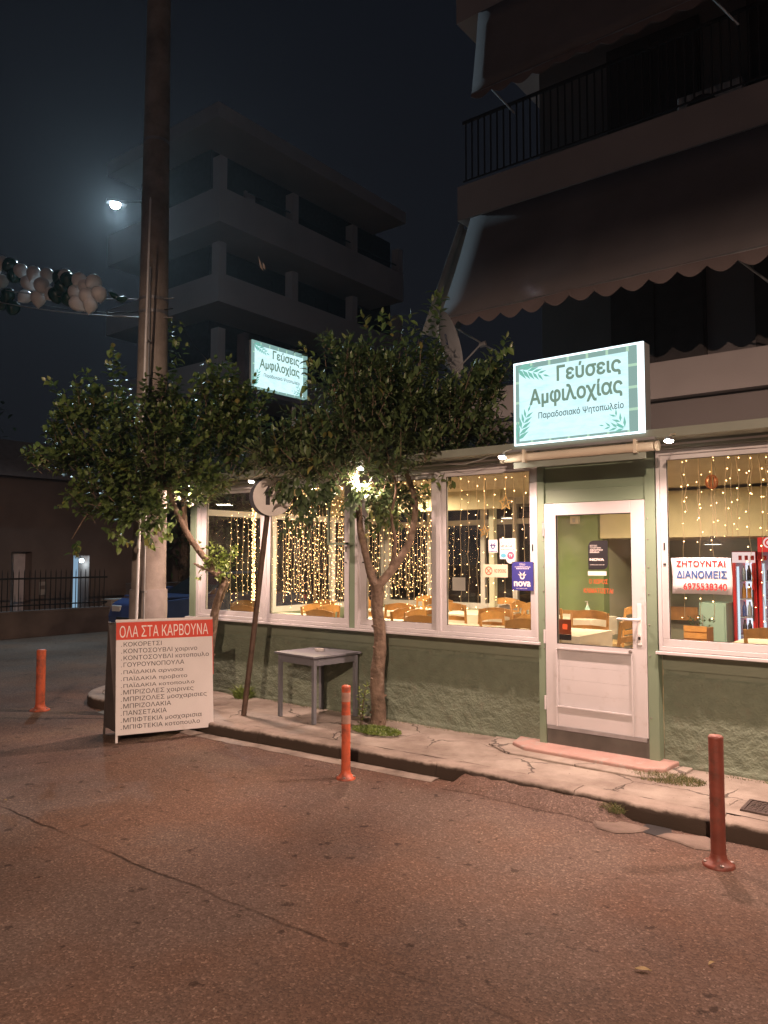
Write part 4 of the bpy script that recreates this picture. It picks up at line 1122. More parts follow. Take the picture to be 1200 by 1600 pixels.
SIDES = {'n': (0, .58, 0, 'beyond'), 's': (0, -.50, math.pi, 'in front'), 'e': (.55, 0, -math.pi/2, 'right'), 'w': (-.55, 0, math.pi/2, 'left')}
first_t = first_c = True
for x, y, lab in tabs:
    if first_t: tb.location = (x, y, FZ); tb['label'] = lab; tb['group'] = 'dining tables'; first_t = False
    else: dup(tb, (x, y, FZ), 0, lab, 'dining tables')
    for k in ('e', 'w', 'n', 's'):
        if y > 9 and k == 'n' and x > -5: continue
        if k == 's' and y < 7.4 : pass
        dx, dy, rz, wd_ = SIDES[k]
        if x > -2 and k in 'w': continue
        lb = 'pine chair %s of the %s' % (wd_, lab.replace('cloth covered ', ''))
        rz += (rnd.random()-.5)*.25
        if first_c: ch.location = (x+dx, y+dy, FZ); ch.rotation_euler = (0,0,rz); ch['label'] = lb; ch['group'] = 'pine dining chairs'; first_c = False
        else: dup(ch, (x+dx+(rnd.random()-.5)*.05, y+dy*.95, FZ), rz, lb, 'pine dining chairs')
# sanitiser bottle and jar
x, y, z = -4.05, 9.45, FZ+.752
t = thing('sanitiser_bottle', 'clear green pump bottle on the table against the inner green wall', 'bottle', (x, y, z))
MB().lathe([(.032,0),(.034,.02),(.034,.11),(.015,.14),(.013,.15)], (x, y, z), 12).build('body', M['gel'], t, smooth=True)
MB().lathe([(.012,.15),(.012,.17),(.005,.18),(.005,.20)], (x, y, z), 8).box(x-.03, x+.008, y-.006, y+.006, z+.195, z+.205).build('pump', M['white_alu'], t)
x, y, z = -3.75, 7.45, FZ+.752
t = thing('napkin_box', 'white napkin box on the table behind the window left of the door', 'box', (x, y, z))
MB().box(x-.06, x+.06, y-.04, y+.04, z, z+.09).build('carton', M['paper'], t, bevel=.005); MB().box(x-.03, x+.03, y-.01, y+.01, z+.09, z+.12).build('napkin', M['cloth'], t)
# picture & small wall lamp
c = (-3.966,10.190,1.983); 
gx = GX
t = thing('wall_picture', 'dark picture of a round pan on the pale wall inside the door', 'picture', (-3.9, 12.15, 1.9))
a = (-4.693,12.140,2.017); b = (-4.397,12.140,1.576)
MB().box(a[0], b[0]+.12, 12.14, 12.17, b[2], a[2]).build('canvas', M['dark_art'], t)
cx, cz = (a[0]+b[0])/2+.05, (a[2]+b[2])/2-.05
MB().lathe([(.07,0),(.06,.006),(.01,.008)], (cx, 12.139, cz), 16, Matrix.Rotation(math.radians(90), 3, 'X')).box(cx-.008, cx+.008, 12.13, 12.139, cz+.07, cz+.19).build('pan_print', M['galv'], t)
c = (-4.517,10.150,2.330); t = thing('wall_box', 'small cream alarm box high on the inner green wall', 'alarm box', c)
MB().box(c[0]-.06, c[0]+.06, 10.12, 10.199, c[2]-.06, c[2]+.05).build('case', M['cream'], t, bevel=.008)
MB().box(c[0]-.02, c[0]+.02, 10.115, 10.1195, c[2]-.04, c[2]+.02).build('sensor', M['galv'], t)
# flower/utensil rail under picture
c = (-4.525,12.000,1.404); t = thing('utensil_rack', 'rack of hanging brown utensils on the pale wall inside the door', 'rack', c)
mb = MB(); r = random.Random(4)
MB().tube([(c[0]-.18, c[1], c[2]+.05), (c[0]+.2, c[1], c[2]+.05)], .006, 5).build('rail', M['iron'], t)
for i in range(8): mb.tube([(c[0]-.16+i*.045, c[1]-.01, c[2]+.05), (c[0]-.16+i*.045, c[1]-.01, c[2]+.0-.05*r.random())], .014, 5)
mb.build('utensils', M['bark'], t)
# tall teal cabinet and wooden crate
def at_y(px, py, y): return None
a = (-2.992,10.600,1.209); b = (-2.656,10.600,0.654)
t = thing('teal_cabinet', 'pale teal cabinet inside behind the job banner', 'cabinet', ((a[0]+b[0])/2, 10.7, FZ))
MB().box(a[0], b[0], 10.6, 11.0, FZ, a[2]).build('body', M['teal'], t, bevel=.006)
MB().box(a[0]+.02, b[0]-.02, 10.585, 10.599, FZ+.08, a[2]-.04).build('door', M['teal'], t); MB().box(a[0]+.04, a[0]+.05, 10.57, 10.584, .9, 1.05).build('handle', M['galv'], t)
a = (-2.996,10.200,0.951); b = (-2.738,10.200,0.669)
t = thing('wooden_crate', 'orange wooden crate stand with a dark plant, inside left of the teal cabinet', 'crate', ((a[0]+b[0])/2, 10.1, FZ))
z = FZ
while z < a[2]-.06: MB().box(a[0]-.02, b[0], 10.0, 10.02, z, z+.07).build('slat', M['oak'], t); z += .085
MB().box(a[0]-.02, b[0], 10.021, 10.3, FZ, a[2]-.03).build('body', M['oak'], t)
mb = MB(); r = random.Random(9)
for i in range(70):
    c = Vector(((a[0]+b[0])/2+r.uniform(-.16, .16), 10.15+r.uniform(-.08, .08), a[2]-.01+r.uniform(0, .10)))
    d = Vector((r.uniform(-1,1), r.uniform(-1,1), r.uniform(-.2,1))).normalized()*.05; p = d.cross(Vector((.3,.2,1))).normalized()*.014
    mb.quad(c, c+d*.5+p, c+d, c+d*.5-p); mb.t.append(r.random()*.6)
tag(mb.build('dark_plant', M['leaf_dark']), 'dark low plant on the wooden crate inside behind the job banner', 'plant')
# fridges
def fridge(xc, y, label, red_head, w=.62):
    t = thing('drinks_fridge', label, 'fridge', (xc, y, FZ), 'red drinks fridges')
    H = 1.60 if not red_head else 1.64; d = .55; x0, x1 = xc-w/2, xc+w/2; z0 = FZ
    mb = MB().box(x0, x0+.05, y, y+d, z0, z0+H).box(x1-.05, x1, y, y+d, z0, z0+H).box(x0+.05, x1-.05, y, y+d, z0, z0+.22).box(x0+.05, x1-.05, y+d-.04, y+d, z0+.22, z0+H).box(x0+.05, x1-.05, y, y+d-.04, z0+H-.05, z0+H)
    mb.build('body', M['fridge_red'], t, bevel=.006)
    MB().box(x0+.051, x1-.051, y+d-.06, y+d-.0405, z0+.22, z0+H-.05).build('back_panel', M['fridge_in'], t)
    MB().box(x0+.052, x0+.075, y+.02, y+.05, z0+.24, z0+H-.2).build('light_tube', M['fridge_light'], t)
    hd = MB().box(x0+.01, x1-.01, y-.03, y-.002, z0+H-.05-(.1 if not red_head else .0), z0+H-(.01 if not red_head else -.2)).build('header', M['fridge_head'] if not red_head else M['fridge_head_red'], t)
    if red_head:
        disc(t, xc, z0+H+.07, .07, M['fridge_head'], y=y-.03, off=.003, name='round_logo'); disc(t, xc, z0+H+.07, .05, M['fridge_head_red'], y=y-.034, off=.003, ri=.03, name='round_logo')
    else:
        mb = MB(); 
        for i in range(6): mb.box(x0+.09+i*.075, x0+.13+i*.075, y-.034, y-.0305, z0+H-.115, z0+H-.055)
        mb.build('header_print', M['fridge_red'], t)
    mb = MB().box(x0+.02, x0+.05, y-.03, y-.002, z0+.2, z0+H-.16).box(x1-.05, x1-.02, y-.03, y-.002, z0+.2, z0+H-.16).box(x0+.05, x1-.05, y-.03, y-.002, z0+.2, z0+.235)
    dr = mb.build('door', M['fridge_red'], t)
    MB().quad((x0+.05, y-.016, z0+.235), (x1-.05, y-.016, z0+.235), (x1-.05, y-.016, z0+H-.16), (x0+.05, y-.016, z0+H-.16)).build('pane', M['glass'], dr)
    MB().box(x1-.045, x1-.03, y-.06, y-.031, z0+.7, z0+1.1).build('handle', M['seal'], dr)
    return t, x0, x1, z0, H
bot = None
RANK0 = ['first', 'second', 'third', 'fourth', 'fifth', 'sixth', 'seventh', 'eighth', 'ninth']
def bottles(x0, x1, y, z0, lab):
    global bot
    cols = [mat('drink_cola', (.05, .02, .02), .15), mat('drink_orange', (.60, .28, .06), .2), mat('drink_blue', (.04, .10, .40), .2), mat('drink_clear', (.45, .55, .62), .15), mat('drink_dark', (.03, .03, .05), .15)]
    meshes = []
    for m in cols:
        o = MB().lathe([(.026,0),(.028,.01),(.028,.12),(.012,.16),(.012,.19),(.013,.195)], (0,0,0), 8).build('bottle', m, smooth=True); meshes.append(o.data); bpy.data.objects.remove(o)
    for s in range(5):
        z = z0+.26+s*.24
        for i in range(int((x1-x0-.14)/.064)):
            o = bpy.data.objects.new('bottle', meshes[(s*3+1+(rnd.random() < .15)) % 5 if s != 0 else 3]); COL.objects.link(o); o.location = (x0+.105+i*.064, y+.10+.02*rnd.random(), z)
            tag(o, 'bottle, %s in its row on the %s shelf of the %s' % (RANK0[i], ('lowest', 'second lowest', 'middle', 'second highest', 'top')[s], lab), 'bottle', 'bottles in the %s' % lab)
F1 = (-2.495,10.900,1.222)[0]; F2 = (-2.181,10.900,1.233)[0]
w_ = (F2-F1)*.94
t, a0, a1, az, aH = fridge(F1, 10.9, 'left red glass fronted drinks fridge with pale header', False, w_)
for s in range(5): MB().box(a0+.052, a1-.052, 10.95, 11.36, az+.245+s*.24, az+.255+s*.24).build('shelf', M['white_alu'], t)
bottles(a0, a1, 10.95, az, 'left drinks fridge')
t, a0, a1, az, aH = fridge(F2, 10.9, 'right red drinks fridge with round logo header', True, w_)
for s in range(5): MB().box(a0+.052, a1-.052, 10.95, 11.36, az+.245+s*.24, az+.255+s*.24).build('shelf', M['white_alu'], t)
bottles(a0, a1, 10.95, az, 'right drinks fridge')
ld = bpy.data.lights.new('fridge_light', 'AREA'); ld.shape = 'RECTANGLE'; ld.size = .9; ld.size_y = 1.2; ld.energy = 9; ld.color = (.8, .9, 1)
lo = bpy.data.objects.new('fridge_light', ld); COL.objects.link(lo); lo.location = ((F1+F2)/2, 11.3, 1.15); lo.rotation_euler = (math.radians(90), 0, 0)

# ------------------------------------------------------------------ street furniture
def bollard(loc, H, r, label, m, band=False, lean=0.):
    t = thing('bollard', label, 'bollard', loc, 'bollards along the kerb')
    x, y, z = loc
    MB().lathe([(r*2.15,.0),(r*2.15,.010),(r*1.9,.020),(r*1.35,.032),(r*1.12,.05),(r*1.05,.07)], loc, 24).build('base_flange', m, t, smooth=True)
    lx = lean
    P = [(x+lx*k/10, y, z+.05+(H-.06)*k/10) for k in range(11)]
    MB().tube(P, [r*(1+.012*math.sin(k*2.1)) for k in range(11)], 24).build('tube', m, t, smooth=True)
    MB().lathe([(r*1.0,H-.012),(r*1.03,H-.008),(r*1.03,H+.002),(r*.8,H+.012),(r*.3,H+.014)], (x+lx, y, z), 24).build('cap', m, t, smooth=True)
    if band:
        for zz_, h in ((H*.84, .075), (H*.60, .07)):
            MB().lathe([(r*1.015,zz_),(r*1.03,zz_+.003),(r*1.03,zz_+h-.003),(r*1.015,zz_+h)], (x+lx*.8, y, z), 24).build('reflective_band', M['faded'], t, smooth=True)
    for a in range(4):
        an = a*math.pi/2+.5
        MB().lathe([(.012,0),(.012,.008),(.006,.011)], (x+math.cos(an)*r*1.75, y+math.sin(an)*r*1.75, z+.018), 6).build('bolt', M['bolt'], t)
bollard((-1.29, 4.84, 0), .74, .042, 'dark red brown bollard nearest the camera at the right', M['red_brown'])
bollard((-4.17, 4.84, 0), .74, .037, 'orange bollard with faded bands in front of the tree and table', M['orange'], True)
bollard((-8.84, 4.74, 0), .70, .052, 'plain orange bollard at the left, beyond the menu board', M['orange'])

# menu A-board
FLp = Vector((-6.70, 4.36, 0)); FRp = Vector((-6.27, 5.21, 0))
rr = (FRp-FLp); WB = rr.length; rr.normalize(); nn = Vector((rr.y, -rr.x, 0))     # nn faces the viewer
top_back = .15; Hb = 1.18
upv = (Vector((0,0,Hb)) - nn*top_back).normalized(); Lb = math.hypot(Hb, top_back)
t = thing('menu_board', 'white and red A-frame menu board standing on the road', 'menu board', tuple((FLp+FRp)/2))
Tm = face_mtx(FLp, rr, upv)
def mbx(mb, u0, u1, w0, w1, d0, d1): return mb.box(u0, u1, w0, w1, d0, d1, Tm)
fr = MB()
mbx(fr, 0, .022, 0, Lb, -.03, -.008); mbx(fr, WB-.022, WB, 0, Lb, -.03, -.008); mbx(fr, .022, WB-.022, .075, .10, -.03, -.008); mbx(fr, .022, WB-.022, Lb-.025, Lb, -.03, -.008)
fr.build('front_frame', M['board_white'], t)
mbx(MB(), .0, WB, .072, Lb-.022, -.008, .0).build('menu_panel', M['board_white'], t)
mbx(MB(), .0, WB, Lb-.2, Lb-.028, 0, .0025).build('red_header', M['board_red'], t)
mbx(MB(), -.004, WB+.004, Lb-.022, Lb, -.035, .006).build('top_rail', M['board_white'], t)
write('ΟΛΑ ΣΤΑ ΚΑΡΒΟΥΝΑ', WB*.92, .115, Tm @ Matrix.Translation((WB*.035, Lb-.178, .003)), M['white_ink'], t, bold=.0)
items = [('ΚΟΚΟΡΕΤΣΙ', .385), ('ΚΟΝΤΟΣΟΥΒΛΙ χοιρινο', .76), ('ΚΟΝΤΟΣΟΥΒΛΙ κοτοπουλο', .885), ('ΓΟΥΡΟΥΝΟΠΟΥΛΑ', .62), ('ΠΑΪΔΑΚΙΑ αρνισια', .61), ('ΠΑΪΔΑΚΙΑ προβατο', .65), ('ΠΑΪΔΑΚΙΑ κοτοπουλο', .725), ('ΜΠΡΙΖΟΛΕΣ χοιρινες', .715), ('ΜΠΡΙΖΟΛΕΣ μοσχαρισιες', .855), ('ΜΠΡΙΖΟΛΑΚΙΑ', .48), ('ΠΑΝΣΕΤΑΚΙΑ', .435), ('ΜΠΙΦΤΕΚΙΑ μοσχαρισια', .80), ('ΜΠΙΦΤΕΚΙΑ κοτοπουλο', .78)]
hs = (Lb-.225-.10)/13
for k, (s, w) in enumerate(items):
    has = any(c in s for c in 'χρμπ') and ' ' in s
    h = .044; zb = Lb-.268-k*hs
    low = any(c in s for c in 'χρμ') and ' ' in s
    if low: h += .011; zb -= .011
    if 'Ϊ' in s or 'λο' in s: pass
    write(s, WB*w, h, Tm @ Matrix.Translation((WB*.075, zb, .001)), M['ink'], t, bold=.0)
    MB().box(WB*.052, WB*.058, Lb-.268-k*hs, Lb-.268-k*hs+.008, 0, .001, Tm).build('bullet', M['ink'], t)
# back panel, opened away
BLp = FLp - nn*.50 - rr*.07; upb = (Vector((0,0,Hb)) + nn*(.47-top_back)).normalized()
Tk = face_mtx(BLp, rr, upb); LB2 = math.hypot(Hb, .47-top_back)
kb = MB().box(0, .022, 0, LB2-.02, 0, .022, Tk).box(WB-.022, WB, 0, LB2-.02, 0, .022, Tk).box(.022, WB-.022, .07, .10, 0, .022, Tk)
kb.build('back_frame', M['board_dark'], t)
MB().box(0, WB, .09, LB2-.03, -.006, 0, Tk).build('back_panel', M['board_dark'], t)
sd = MB()   # side canvas between the two panels
a = Tm @ Vector((.004, .10, -.032)); b = Tm @ Vector((.004, Lb-.03, -.034)); c = Tk @ Vector((.004, LB2-.05, .024)); d = Tk @ Vector((.004, .10, .024))
sd.quad(a, b, c, d); sd.build('side_cloth', M['board_dark'], t)
MB().tube([Tm @ Vector((.3,Lb-.01,-.03)), Tk @ Vector((.3,LB2-.02,.01))], .01, 6).tube([Tm @ Vector((.7,Lb-.01,-.03)), Tk @ Vector((.7,LB2-.02,.01))], .01, 6).build('hinge', M['galv'], t)
MB().box(WB, WB+.008, .6, Lb-.02, -.02, -.004, Tm).build('side_strip', M['board_red'], t)

# grey table with ashtray
P4 = [Vector((-5.97, 5.83)), Vector((-5.37, 5.75)), Vector((-5.30, 6.33)), Vector((-5.90, 6.41))]
c4 = sum(P4, Vector((0,0)))/4; zt = .80
t = thing('metal_table', 'grey blue square table on the pavement beside the tree', 'table', (c4.x, c4.y, KZ))
ex = (P4[1]-P4[0]).normalized(); ey = (P4[3]-P4[0]).normalized(); ang = math.atan2(ex.y, ex.x); Rz = Matrix.Translation((c4.x, c4.y, 0)) @ Matrix.Rotation(ang, 4, 'Z')
hw = .30; hd = .30
MB().box(-hw-.03, hw+.03, -hd-.03, hd+.03, zt-.022, zt, Rz).build('tabletop', M['table'], t, bevel=.003)
MB().box(-hw+.04, hw-.04, -hd, -hd+.02, zt-.10, zt-.0225, Rz).box(-hw+.04, hw-.04, hd-.02, hd, zt-.10, zt-.0225, Rz).box(-hw, -hw+.02, -hd+.04, hd-.04, zt-.10, zt-.0225, Rz).box(hw-.02, hw, -hd+.04, hd-.04, zt-.10, zt-.0225, Rz).build('apron', M['table'], t)
for a in (-1, 1):
    for b in (-1, 1):
        MB().box(a*hw-(.038 if a > 0 else 0), a*hw+(0 if a > 0 else .038), b*hd-(.038 if b > 0 else 0), b*hd+(0 if b > 0 else .038), KZ, zt-.0225, Rz).build('leg', M['table'], t, bevel=.002)
p = Rz @ Vector((.0, .02, zt))
ash = MB().lathe([(.045,0),(.052,.004),(.054,.028),(.046,.030),(.040,.012),(.005,.010)], p, 14).build('ashtray', M['ashtray'], smooth=True); tag(ash, 'small round glass ashtray on the grey table', 'ashtray')

# round road sign on a leaning pole
b0 = Vector((-6.28, 5.62, KZ)); b1 = Vector((-6.05, 5.78, 2.66))
t = thing('road_sign', 'round road sign on a leaning rusty pole, in front of the windows', 'road sign', tuple(b0))
MB().tube([b0, b0.lerp(b1, .3)+Vector((.006,0,0)), b0.lerp(b1, .65), b1], .030, 12).build('pole', M['bronze_pole'], t, smooth=True)
def sgn(c, nrm, r, mf, mb_, name):
    q = Vector(nrm).to_track_quat('Z', 'Y').to_matrix()
    MB().lathe([(r,-.006),(r+.004,-.003),(r+.004,.004),(r-.004,.006)], c, 32, q).build(name, mf, t, smooth=False)
    MB().lathe([(r+.0045,-.022),(r+.0045,-.007)], c, 32, q).build(name+'_rim', mb_, t)
    return q
nv = Vector((.80, -.60, 0)).normalized()
c1 = Vector((-5.985, 5.735, 2.45)); q = sgn(c1, nv, .205, M['sign_white'], M['sign_dark'], 'sign_plate')
rt = Vector((-nv.y, nv.x, 0)); 
Tq = face_mtx(c1+nv*.0065, rt, (0,0,1))
MB().prism([(-.075,-.09),(-.03,-.09),(-.03,.03),(.0,.03),(-.045,.12),(-.10,.03),(-.075,.03)], 0, .002, to=lambda u,w,y: Tq @ Vector((u,w,y))).build('arrow', M['ink'], t)
MB().lathe([(.006,.0),(.006,.004)], c1+nv*.006+Vector((0,0,-.16)), 6, nv.to_track_quat('Z','Y').to_matrix()).build('bolt', M['ink'], t)
c2_ = c1 - nv*.11 - rt*.03; n2 = Vector((-.80, .60, 0)); sgn(c2_, n2, .205, M['sign_dark'], M['sign_dark'], 'rear_plate')
MB().bar(c1-nv*.02, c2_+nv*.02, .03, .30).build('clamp', M['sign_dark'], t)

# big concrete utility pole
pb = Vector((-7.72, 5.42, 0))
t = thing('utility_pole', 'thick round concrete utility pole behind the menu board', 'utility pole', (pb.x, pb.y, KZ))
K = 40
mb = MB().tube([pb+Vector((.0, 0, -.1+10.6*k/K)) for k in range(K+1)], [.208-.0062*10.6*k/K*1.3 for k in range(K+1)], 28)
mb.build('shaft', M['concrete_pole'], t, smooth=True)
for z in (4.86, 4.70, 6.8):
    MB().lathe([(.2-.0081*z,-.02),(.206-.0081*z+.006,-.018),(.212-.0081*z,.018),(.2-.0081*z,.02)], pb+Vector((0,0,z)), 28).build('band', M['pole_band'], t)
MB().lathe([(.215,0),(.215,.5),(.212,.53)], pb+Vector((0,0,.9)), 28).build('painted_band', concrete_mat('pole_stain', (.30, .27, .25), (.17, .15, .135), False), t, smooth=True)
MB().box(pb.x+.05, pb.x+.1, pb.y-.215, pb.y-.19, 2.34, 2.35).build('staple', M['iron'], t)
cond = MB().tube([pb+Vector((.15,-.165,.0)), pb+Vector((.148,-.160,2.2)), pb+Vector((.135,-.15,5.2))], .012, 6).build('conduit', M['galv'], t)
for z in (1.4, 2.9, 4.3): MB().box(pb.x+.118, pb.x+.182, pb.y-.185, pb.y-.150, z, z+.02).build('clip', M['pole_band'], cond)
MB().box(pb.x+.02, pb.x+.10, pb.y-.212, pb.y-.200, 1.95, 2.07).build('number_plate', M['galv'], t)
# thin steel pole in front of it
a = Vector((-7.390,5.070,3.023)); b = Vector((-7.216,4.998,5.799)); d = (b-a)
foot = a + d*((KZ-a.z)/d.z)
o = MB().tube([foot, a.lerp(b, .5), b, b+d.normalized()*.03], [.017, .014, .010, .004], 8).build('thin_pole', M['pale_rod'], smooth=True); tag(o, 'thin pale metal rod rising in front of the concrete utility pole', 'rod')

# wires and balloons
W0 = Vector((-7.374,5.454,4.832)); W1 = Vector((-12.441,5.219,6.102)); W2 = Vector((-7.394,5.456,4.608)); W3 = Vector((-12.447,5.227,5.923))
def sag(a, b, s, n=14): return [a.lerp(b, i/n)+Vector((0,0,-s*4*(i/n)*(1-i/n))) for i in range(n+1)]
for a, b, s, lab, m in ((W0, W1, .10, 'upper cable carrying the balloon garland to the utility pole', 'pale_wire'), (W2, W3, .10, 'lower cable under the balloon garland', 'pale_wire'), (Vector((-7.391,5.451,4.712)), Vector((-13.470,5.643,6.677)), .3, 'third thin cable behind the balloon garland', 'wire'), (Vector((-7.418,5.564,4.609)), Vector((-12.230,10.477,5.939)), .3, 'dark cable from the utility pole toward the rear buildings', 'wire')):
    tag(MB().tube(sag(a, b, s), .007, 5, caps=False).build('cable', M[m]), lab, 'cable', 'cables at the utility pole')
bal_data = {}
for m in ('balloon_white', 'balloon_green'):
    o = MB().lathe([(.004,-.135),(.010,-.128),(.006,-.122),(.03,-.105),(.07,-.065),(.098,-.01),(.100,.03),(.088,.07),(.055,.10),(.02,.112)], (0,0,0), 18).build('balloon', M[m], smooth=True)
    bal_data[m] = o.data; bpy.data.objects.remove(o)
BAL = [('w', 3, 412), ('w', 2, 440), ('g', 15, 415), ('g', 22, 432), ('g', 12, 462), ('w', 33, 424), ('w', 52, 428), ('w', 74, 431), ('w', 45, 443), ('w', 66, 447), ('w', 38, 464), ('w', 60, 467), ('w', 80, 460), ('g', 92, 434), ('g', 98, 450), ('g', 106, 438), ('g', 88, 462), ('w', 103, 433), ('w', 123, 438), ('w', 145, 442), ('w', 135, 450), ('w', 155, 460), ('w', 118, 458), ('w', 121, 475), ('w', 141, 477), ('w', 136, 464), ('g', 178, 462), ('g', 190, 468), ('w', -8, 420), ('g', 108, 468), ('g', 2, 475), ('g', 20, 482)]
BPTS = [(-11.218,5.257,6.107), (-11.318,5.303,5.874), (-11.037,5.284,6.043), (-10.975,5.323,5.879), (-11.167,5.331,5.638), (-10.654,5.265,5.863), (-10.316,5.270,5.749), (-10.132,5.376,5.710), (-10.498,5.302,5.662), (-10.135,5.308,5.546), (-10.798,5.393,5.557), (-10.297,5.343,5.410), (-10.040,5.389,5.431), (-9.749,5.335,5.584), (-9.691,5.361,5.437), (-9.447,5.295,5.468), (-9.860,5.366,5.368), (-9.654,5.382,5.585), (-9.252,5.337,5.437), (-8.948,5.356,5.340), (-9.095,5.356,5.304), (-8.649,5.269,5.100), (-9.391,5.376,5.306), (-9.311,5.361,5.138), (-8.926,5.315,5.030), (-8.943,5.278,5.132), (-8.461,5.356,5.068), (-8.196,5.294,4.946), (-11.533,5.303,6.118), (-9.585,5.397,5.266), (-11.371,5.338,5.557), (-11.102,5.380,5.446)]
NW = ['at the left edge', 'in the middle cluster', 'in the cluster nearest the pole']
RANK = ['leftmost', 'second from left', 'third from left', 'fourth from left', 'fifth from left', 'sixth from left', 'seventh from left', 'eighth from left', 'ninth from left', 'tenth from left']
kk = lambda px: 0 if px < 30 else 1 if px < 95 else 2 if px < 170 else 3
for idx, ((c, px, py), p) in enumerate(zip(BAL, BPTS)):
    o = bpy.data.objects.new('balloon', bal_data['balloon_white' if c == 'w' else 'balloon_green']); COL.objects.link(o)
    k = kk(px); same = sorted([(q[1], q[2]) for q in BAL if q[0] == c and kk(q[1]) == k]); r_ = same.index((px, py))
    sc = rnd.uniform(.92, 1.08)
    o.location = p; o.scale = (sc, sc, sc) if k < 3 else (.8, .45, .35)
    o.rotation_euler = (rnd.uniform(-.7, .7), rnd.uniform(-.7, .7), rnd.uniform(0, 6))
    if k < 3: tag(o, '%s balloon %s, %s of its colour' % ('white' if c == 'w' else 'dark green', NW[k], RANK[r_]), 'balloon', 'garland balloons')
    else: tag(o, 'deflated dark green balloon between garland and pole, %s' % ('left one', 'right one')[r_], 'balloon', 'deflated balloons')

# cool LED street lamp across the junction
lp = Vector((-17.508,11.065,10.967)); mp_ = Vector((-17.065,12.165,11.071))
t = thing('street_lamp', 'bright white LED street lamp on a bracket across the junction', 'street lamp', (mp_.x, mp_.y, 0))
MB().tube([(mp_.x, mp_.y, 0), (mp_.x, mp_.y, 6), (mp_.x, mp_.y, mp_.z)], [.09, .07, .05], 10).build('mast', M['railing'], t)
MB().tube([(mp_.x, mp_.y, mp_.z), mp_.lerp(lp, .4)+Vector((0,0,.18)), lp+Vector((0,0,.10))], [.035, .03, .025], 8).build('arm', M['railing'], t)
d = (lp-mp_); d.z = 0; d.normalize()
Th = face_mtx(lp, d, Vector((0,0,1)).cross(d))
MB().box(-.28, .22, -.11, .11, .03, .10, Th).build('head', M['railing'], t, bevel=.01)
MB().lathe([(.13,.028),(.12,-.03),(.08,-.075),(.02,-.09)], lp, 16).build('lens', M['led_head'], t, smooth=True)
ld = bpy.data.lights.new('street_light', 'SPOT'); ld.energy = LED; ld.color = (.62, .86, 1.0); ld.spot_size = math.radians(150); ld.spot_blend = 1; ld.shadow_soft_size = .12
lo = bpy.data.objects.new('street_light', ld); COL.objects.link(lo); lo.location = lp - Vector((0,0,.12)); lo.rotation_euler = Vector((1, -.40, -.75)).to_track_quat('-Z', 'Y').to_euler(); lo.location = lo.location; 
pw = lo.location.copy(); lo.parent = t; lo.location = pw-Vector((mp_.x, mp_.y, 0))

# low warm fill lamp added unseen behind the viewer to brighten trees and ground
LX, LY, LZ = 1.8, -4.6, 5.6
t = thing('street_lamp', 'added low warm fill lamp, out of view behind the viewer', 'street lamp', (LX+.9, LY-.6, 0))
MB().tube([(LX+.9,LY-.6,0),(LX+.9,LY-.6,3),(LX+.9,LY-.6,5.4),(LX+.5,LY-.35,LZ+.2),(LX,LY,LZ+.22)], [.08,.06,.05,.035,.03], 10).build('mast', M['railing'], t)
MB().lathe([(.08,.26),(.34,.16),(.36,.0),(.36,-.065),(.355,-.065),(.35,.0),(.33,.15),(.05,.16)], (LX,LY,LZ), 32).build('hood', M['railing'], t, smooth=True)  # hood shaped to keep the added fill light off the apartments
MB().lathe([(.14,0),(.12,-.03),(.05,-.04)], (LX,LY,LZ+.12), 16).build('lens', emis('near_fill_lens', (1,.65,.4), 6), t)
ld = bpy.data.lights.new('street_light', 'SPOT'); ld.energy = NEAR; ld.color = (1.0, .67, .50); ld.spot_size = math.radians(125); ld.spot_blend = .8; ld.shadow_soft_size = .03
lo = bpy.data.objects.new('street_light', ld); COL.objects.link(lo); lo.parent = t; lo.location = (-.9, .6, LZ-.04); lo.rotation_euler = (Vector((-4.2, 4.6, -.8))-Vector((LX,LY,LZ))).to_track_quat('-Z', 'Y').to_euler()
# warm fill lamp added unseen far behind the viewer to lift the facades
t = thing('street_lamp', 'added warm fill lamp on a tall mast, out of view behind the viewer', 'street lamp', (5.9, -17.5, 0))
MB().tube([(5.9,-17.5,0),(5.9,-17.5,5),(5.9,-17.5,9.6),(5.6,-16.9,10.0),(5.1,-16.1,10.1)], [.09,.075,.05,.04,.03], 10).build('mast', M['railing'], t)
MB().box(4.75,5.25,-16.2,-15.7,10.06,10.20).build('head', M['railing'], t, bevel=.03)
MB().lathe([(.16,0),(.14,-.04),(.05,-.06)], (5.0,-15.95,10.06), 16).build('lens', emis('far_fill_lens', (1,.7,.45), 20), t)
ld = bpy.data.lights.new('street_light', 'SPOT'); ld.energy = BEHIND; ld.color = (1.0, .70, .62); ld.spot_size = math.radians(178); ld.spot_blend = 1; ld.shadow_soft_size = .35
lo = bpy.data.objects.new('street_light', ld); COL.objects.link(lo); lo.parent = t; lo.location = (5.0-5.9, -15.95+17.5, 9.95); lo.rotation_euler = Vector((-.35, .9, -.42)).to_track_quat('-Z', 'Y').to_euler()

